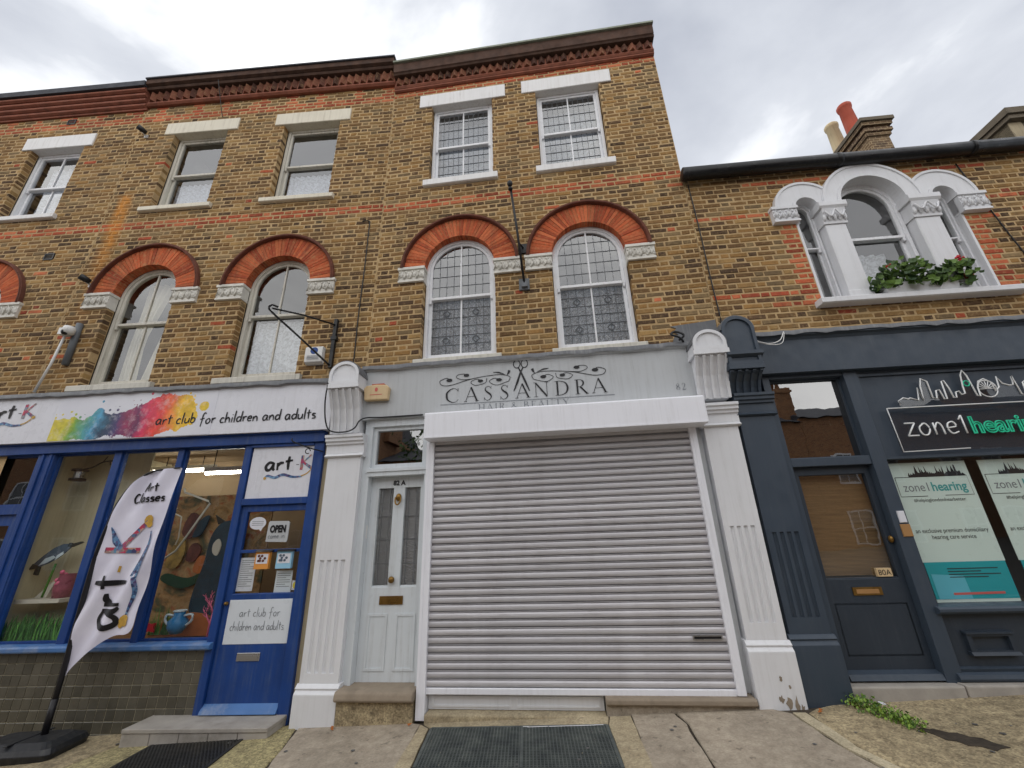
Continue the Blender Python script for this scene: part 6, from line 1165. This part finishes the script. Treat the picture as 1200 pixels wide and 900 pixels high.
# ================================================================ pavement
def gsheet(b, poly, dz, th=.03):
    n = len(poly); b.add([(x, y, gz(x)+dz) for x, y in poly]+[(x, y, gz(x)+dz-th) for x, y in poly], [tuple(range(n)), tuple(range(2*n-1, n-1, -1))]+[(i, (i+1) % n, (i+1) % n+n, i+n) for i in range(n)])
b = B(); b.add([(x, y, gz(x)-.035) for x, y in ((-70, -70), (70, -70), (70, 40), (-70, 40))], [(0, 1, 2, 3)]); tag(b.build('ground', 'asphalt'), kind='structure')
b = B(); gsheet(b, [(-30, -3.6), (30, -3.6), (30, .5), (-30, .5)], -.012, .02); pav = tag(b.build('pavement', 'soil'), kind='structure'); ORG[pav] = (0, 0, 0)
rr = random.Random(31)
def slab(poly, mat, dz=0., j=.006):
    """a cast slab with a slightly ragged rim and a soft edge"""
    pts = []; n = len(poly)
    for i in range(n):
        p, q = poly[i], poly[(i+1) % n]; k = max(1, int(math.dist(p, q)/.12))
        for m_ in range(k): t_ = m_/k; pts.append((p[0]+(q[0]-p[0])*t_+rr.uniform(-j, j), p[1]+(q[1]-p[1])*t_+rr.uniform(-j, j)))
    cx = sum(p[0] for p in pts)/len(pts); cy = sum(p[1] for p in pts)/len(pts); b = B(); n = len(pts); ins = [(x+(cx-x)*.01, y+(cy-y)*.01) for x, y in pts]
    vs = [(x, y, gz(x)+dz) for x, y in ins]+[(x, y, gz(x)+dz-.008) for x, y in pts]+[(x, y, gz(x)+dz-.03) for x, y in pts]
    b.add(vs, [tuple(range(n))]+[(i+n*k, i+n*(k+1), (i+1) % n+n*(k+1), (i+1) % n+n*k) for k in range(2) for i in range(n)]); return b.build('slab', mat, pav)
slab([(-9, -1.7), (-4.62, -1.7), (-4.3, -.26), (-4.25, -.02), (-9, -.3)], 'slab_rough'); slab([(-4.6, -1.7), (-2.44, -1.7), (-2.47, -.9), (-2.72, -.06), (-4.24, -.02)], 'slab_aggregate', -.002, .012)
slab([(-2.42, -1.7), (-1.36, -1.7), (-1.37, -.95), (-1.46, -.17), (-1.55, -.13), (-2.69, -.07), (-2.46, -.88)], 'slab_brown')
slab([(-1.35, -1.7), (-1.27, -1.7), (-1.27, -.955), (-1.35, -.27), (-1.45, -.17)], 'slab_border', .001, .003); slab([(-1.33, -.255), (.25, -.325), (.27, -.16), (-1.43, -.16)], 'slab_border', .002, .004)
slab([(.3, -1.7), (.46, -1.7), (.49, -1.05), (.465, -.16), (.285, -.16), (.26, -.33), (.3, -1.04)], 'slab_border', .001, .003); slab([(-1.26, -1.7), (.29, -1.7), (.29, -1.05), (-1.25, -.96)], 'slab_brown')
slab([(.475, -1.7), (.87, -1.7), (.88, -1.07), (.89, -.37), (.83, -.05), (.475, -.1)], 'slab_brown', 0, .008); slab([(.885, -1.7), (1.95, -1.7), (1.9, -1.12), (1.83, -.83), (1.79, -.24), (1.56, -.05), (.845, -.05), (.905, -.37), (.895, -1.07)], 'slab_brown', .001, .008)
slab([(1.965, -1.7), (2.1, -1.7), (2.02, -1.15), (1.93, -.85), (1.9, -.25), (1.8, -.24), (1.845, -.83), (1.915, -1.12)], 'slab_pale', .003, .008); slab([(2.115, -1.7), (9, -1.7), (9, .3), (2.4, .05), (1.92, -.24), (1.95, -.85), (2.04, -1.15)], 'slab_rough', 0, .012)
for i in range(24): slab([(-9+i*.75, -3.5), (-9+i*.75+.74, -3.5), (-9+i*.75+.74, -1.71), (-9+i*.75, -1.71)], 'slab_brown', rr.uniform(-.002, .002))
b = B(); [b.box(-30+i*.9, -30+i*.9+.89, -3.75, -3.61, gz(-30+i*.9)-.12, gz(-30+i*.9)+.01) for i in range(66)]; tag(b.build('kerb', 'concrete_step'), kind='structure')
rg = random.Random(12); b = B()
for k in range(30):
    x, y, r_ = rg.uniform(-4.5, 4), -rg.uniform(.3, 1.3), rg.uniform(.008, .018); b.add([(x+r_*math.cos(a*PI/5)*rg.uniform(.8, 1.2), y+r_*math.sin(a*PI/5)*rg.uniform(.8, 1.2), gz(x)+.0055) for a in range(10)], [tuple(range(10))])
tag(b.build('gum_spots', 'asphalt'), 'dark flattened gum spots dotted over the paving', 'gum', kind='stuff')
# cellar gratings
gr = thing('cellar_grating', FC, -.5, -.65, gz(-.5), 'grey metal mesh grating set in the pavement before the shutter', 'grating')
def gp(x, y, dz): return (x, y, gz(x)+dz)
q = [(-1.318, -.272), (.24, -.342), (.285, -1.04), (-1.24, -.955)]
def qp(s, t_): a_ = Vector(q[0]).lerp(Vector(q[1]), s); b_ = Vector(q[3]).lerp(Vector(q[2]), s); p = a_.lerp(b_, t_); return p.x, p.y
b = B(); gsheet(b, [q[0], q[1], q[2], q[3]], -.0105, .001); b.build('pit_shade_sheet', 'ink', gr); b = B(); nx_, ny_ = 56, 28  # flat dark sheet under the bars, its colour stands in for shade below
def barq(b, p0, p1, w, z0, z1):
    p0, p1 = Vector(p0), Vector(p1); d = (p1-p0).normalized(); n = Vector((-d.y, d.x))*w/2; c = [p0+n, p1+n, p1-n, p0-n]; b.add([gp(v.x, v.y, z0) for v in c]+[gp(v.x, v.y, z1) for v in c], [(4, 5, 6, 7), (0, 1, 5, 4), (1, 2, 6, 5), (2, 3, 7, 6), (3, 0, 4, 7)])
for i in range(nx_+1): barq(b, qp(i/nx_, 0), qp(i/nx_, 1), .0075, -.02, .004)
b.build('bars', 'grate_metal', gr, 'stuff'); b = B()
for i in range(ny_+1): barq(b, qp(0, i/ny_), qp(1, i/ny_), .0075, -.02, .0035)
b.build('cross_bars', 'grate_metal', gr, 'stuff')
b = B(); barq(b, qp(0, 0), qp(1, 0), .025, -.02, .005); barq(b, qp(0, 0), qp(0, 1), .025, -.02, .0052); barq(b, qp(1, 0), qp(1, 1), .025, -.02, .0052); barq(b, qp(.53, 0), qp(.53, 1), .02, -.02, .0055); b.build('frame', 'grate_metal', gr)
b = B(); [b.add([gp(qp(s, t_)[0]+dx, qp(s, t_)[1]+dy, .0062) for dx, dy in ((0, 0), (w, -.002), (w, .012), (0, .014))], [(0, 1, 2, 3)]) for s, t_, w in ((.535, .03, .05), (.56, .045, .18), (.68, .04, .2), (.8, .035, .22), (.93, .02, .08))]; b.build('paint_smear', 'white_paint', gr)
gk = thing('cellar_grating', FC, -3.5, -.6, gz(-3.5), 'black cast grating in the pavement before the blue door', 'grating')
q = [(-3.948, -.3), (-3.1, -.28), (-2.99, -.95), (-3.88, -.92)]
b = B(); gsheet(b, q, -.0105, .001); b.build('pit_shade_sheet', 'ink', gk); b = B()  # same painted shade beneath the lattice: a thin black sheet, no real hollow
for k in range(-14, 27):
    for d in (1, -1):
        pts = []
        for t_ in [i/40 for i in range(41)]:
            s = k/26+d*t_*.5 if d > 0 else k/26+t_*-.5+.5
            if 0 <= s <= 1: pts.append(qp(s, t_))
        if len(pts) > 1: barq(b, pts[0], pts[-1], .012, -.02, .006 if d > 0 else .0055)
b.build('lattice', 'cast_black', gk, 'stuff'); b = B()
for s0, t0, s1, t1 in ((0, 0, 1, 0), (0, 1, 1, 1), (0, 0, 0, 1), (1, 0, 1, 1)): barq(b, qp(s0, t0), qp(s1, t1), .03, -.02, .0065+.0004*s0+.0002*t0)
b.build('frame', 'cast_black', gk)
# weeds, leaves and grit
b = B(); rr = random.Random(77)
for k in range(900):
    t_ = rr.random(); x = 2.36+.14*t_+rr.gauss(0, .045)*(1.25-t_*.5); y = -.08-.56*t_+rr.gauss(0, .045); h = rr.uniform(.005, .075)*(1.2-.5*t_); s = rr.uniform(.007, .017); ax = Vector((rr.uniform(-1, 1), rr.uniform(-1, 1), rr.uniform(.3, 1))).normalized(); p = ax.orthogonal().normalized(); q_ = ax.cross(p); c = Vector((x, y, gz(x)+h)); b.add([c+p*s, c+q_*s*.7, c-p*s, c-q_*s*.7], [(0, 1, 2, 3)])
o = b.build('weed_patch', 'leaf_weed'); o.data.transform(Matrix.Translation((-2.4, .3, -gz(2.4)))); o.location = (2.4, -.3, gz(2.4)); tag(o, 'patch of small green weeds by the navy pilaster foot', 'weeds', kind='stuff')
b = B(); gsheet(b, [(2.5, -.62), (2.53, -.6), (2.57, -.63), (2.6, -.62), (2.65, -.69), (2.7, -.7), (2.73, -.76), (2.79, -.79), (2.8, -.86), (2.84, -.93), (2.77, -.94), (2.72, -.97), (2.68, -.9), (2.62, -.89), (2.6, -.82), (2.55, -.8), (2.54, -.72)], .004, .006); o = b.build('soil_patch', 'soil'); tag(o, 'dark strip of soil and grit beyond the weeds', 'soil', kind='stuff')
def leaf(x, y, s, label):
    b = B(); g = gz(x); a_ = rr.uniform(0, 6); d = Vector((math.cos(a_), math.sin(a_), 0)); n = Vector((-d.y, d.x, 0)); pts = [d*s+Vector((0, 0, .012)), d*s*.2+n*s*.55, -d*s+Vector((0, 0, .016)), d*s*.2-n*s*.55+Vector((0, 0, .01)), Vector((0, 0, .003))]; b.add([Vector((x, y, g+.006))+p for p in pts], [(0, 1, 4), (1, 2, 4), (2, 3, 4), (3, 0, 4)]); tag(b.build('fallen_leaf', 'dead_leaf'), label, 'leaf', 'fallen leaves on the pavement')
for x, y, s, w in ((2.0, -.28, .035, 'small orange dead leaf lying between the two right pilaster feet'), (2.03, -.24, .03, 'small orange dead leaf lying between the two right pilaster feet'), (2.34, -.12, .045, 'large orange dead leaf at the top end of the weeds'), (2.33, -.2, .035, 'orange dead leaf caught in the green weeds'), (2.38, -.3, .03, 'orange dead leaf caught in the green weeds'), (2.46, -.26, .03, 'orange dead leaf caught in the green weeds'), (2.5, -.4, .025, 'orange dead leaf caught in the green weeds'), (-2.3, -.2, .03, 'small orange dead leaf at the left pilaster foot'), (-2.28, -.24, .025, 'small orange dead leaf at the left pilaster foot'), (-1.55, -.2, .025, 'tiny dead leaf beside the shutter rail foot')): leaf(x, y, s, w)
b = B(); b.box(-.03, .03, -.02, .02, .0, .004); o = b.build('paper_scrap', 'board_white'); o.location = (2.47, -.33, gz(2.47)+.07); o.rotation_euler = (.3, .2, .6); tag(o, 'scrap of white paper lying on the green weeds', 'litter')
b = B(); rr = random.Random(5)
for k in range(260):
    x = rr.choice((rr.uniform(-4.2, -2.5), rr.uniform(2.1, 4.2), rr.uniform(-2.4, 2))); y = -rr.uniform(.1, 1.2) if rr.random() < .4 else -.12-abs(rr.gauss(0, .07)); s = rr.uniform(.002, .006); b.ball((x, y, gz(x)+.002), (s, s*rr.uniform(.6, 1), s*.6), 5, 3)
tag(b.build('grit', 'slab_pale'), 'scattered grit along the foot of the shopfronts', 'grit', kind='stuff')

# ================================================================ row across the street (seen in the window reflections)
def far_house(x0, x1, h, k, lab):
    t = thing('terraced_house', FC, (x0+x1)/2, -17, gz((x0+x1)/2), lab, 'house', 'houses across the street'); b = B(); b.box(x0+.01, x1-.01, -24, -17, -1.5, h); b.build('wall', 'brick_far', t)
    b = B(); b.add([(x0, -16.8, h), (x1, -16.8, h), (x1, -20.5, h+1.4), (x0, -20.5, h+1.4), (x1, -24.2, h), (x0, -24.2, h)], [(0, 1, 2, 3), (3, 2, 4, 5), (1, 4, 2), (0, 3, 5)]); rf = b.build('roof', 'slate', t)
    b = B(); b.box(x1-.5, x1+.3, -19.4, -17.6, h-.5, h+2.1); b.box(x1-.58, x1+.38, -19.5, -17.5, h+1.8, h+1.95); [b.lathe((x1-.1, -18.9+.45*i, h+2.1), [(.12, 0), (.1, .5), (.12, .5)], 8) for i in range(3)]; b.build('chimney', 'brick_far', rf)
    for cx in (x0+(x1-x0)*.3, x0+(x1-x0)*.7):
        for z in (.8, 3.6, 6.0):
            if z+1.5 > h-.2: continue
            b = B(); b.ring(outline(cx, 1.05, z, z+1.5, 0), outline(cx, 1.05, z, z+1.5, .07), -17.02, -16.95); b.box(cx-.5, cx+.5, -17.01, -16.97, z+.7, z+.76); b.box(cx-.02, cx+.02, -17.01, -16.97, z+.05, z+1.45); w = b.build('window', 'white_paint', t); b = B(); b.flat(outline(cx, 1.0, z+.02, z+1.48, 0), -16.985); b.build('pane', 'glass_dark', w); b = B(); b.flat(outline(cx, 1.02, z+.01, z+1.49, 0), -16.992); b.build('blind', 'dark_room', w)
for i, (x0, w, h) in enumerate(((-45, 5, 7.6), (-40, 5, 7.2), (-35, 5, 7.6), (-30, 5, 7.4), (-25, 5, 7.6), (-20, 5, 7.6), (-15, 5, 7.6), (-10, 4.6, 5.7), (-5.4, 4.6, 6.6), (-.8, 4.6, 7.4), (3.8, 5, 7.2), (8.8, 5.2, 6.9), (14, 5.2, 7.1), (19.2, 5, 7.0), (24.2, 5, 7.3), (29.2, 5, 7.3))):
    far_house(x0, x0+w, h, i, 'brick house across the street, seen only in the window reflections')
def tree(x, y, h, seed, lab):
    r = random.Random(seed); t = thing('street_tree', FC, x, y, gz(x), lab, 'tree', 'street trees across the road'); b = B(); b.tube([(x, y, gz(x)), (x+.05, y, h*.25), (x, y+.05, h*.45), (x+.1, y, h*.7)], [.16, .13, .1, .04], 8)
    for k in range(7): a_ = r.uniform(0, 6.3); z = h*r.uniform(.38, .6); b.tube([(x, y, z), (x+.5*math.cos(a_), y+.5*math.sin(a_), z+.5), (x+1.1*math.cos(a_), y+1.1*math.sin(a_), z+1.1)], [.06, .04, .015], 5)
    b.build('trunk', 'cornice_dark', t); b = B()
    cl = [(r.gauss(0, .75), r.gauss(0, .75), r.uniform(.45, 1.0)*h) for _ in range(34)]
    for cx, cy, cz in cl:
        for _ in range(55):
            c = Vector((x+cx+r.gauss(0, .3), y+cy+r.gauss(0, .3), cz+r.gauss(0, .28))); ax = Vector((r.uniform(-1, 1), r.uniform(-1, 1), r.uniform(-1, 1))).normalized(); p = ax.orthogonal().normalized(); q_ = ax.cross(p); s = r.uniform(.05, .1); b.add([c+p*s, c+q_*s*.6, c-p*s, c-q_*s*.6], [(0, 1, 2, 3)])
    b.build('crown', 'leaf_tree', t, 'stuff')
tree(-5.2, -12.5, 6.5, 1, 'leafy street tree across the road, reflected in the leaded windows'); tree(1.2, -13, 6.0, 2, 'second leafy street tree across the road, reflected in the windows')
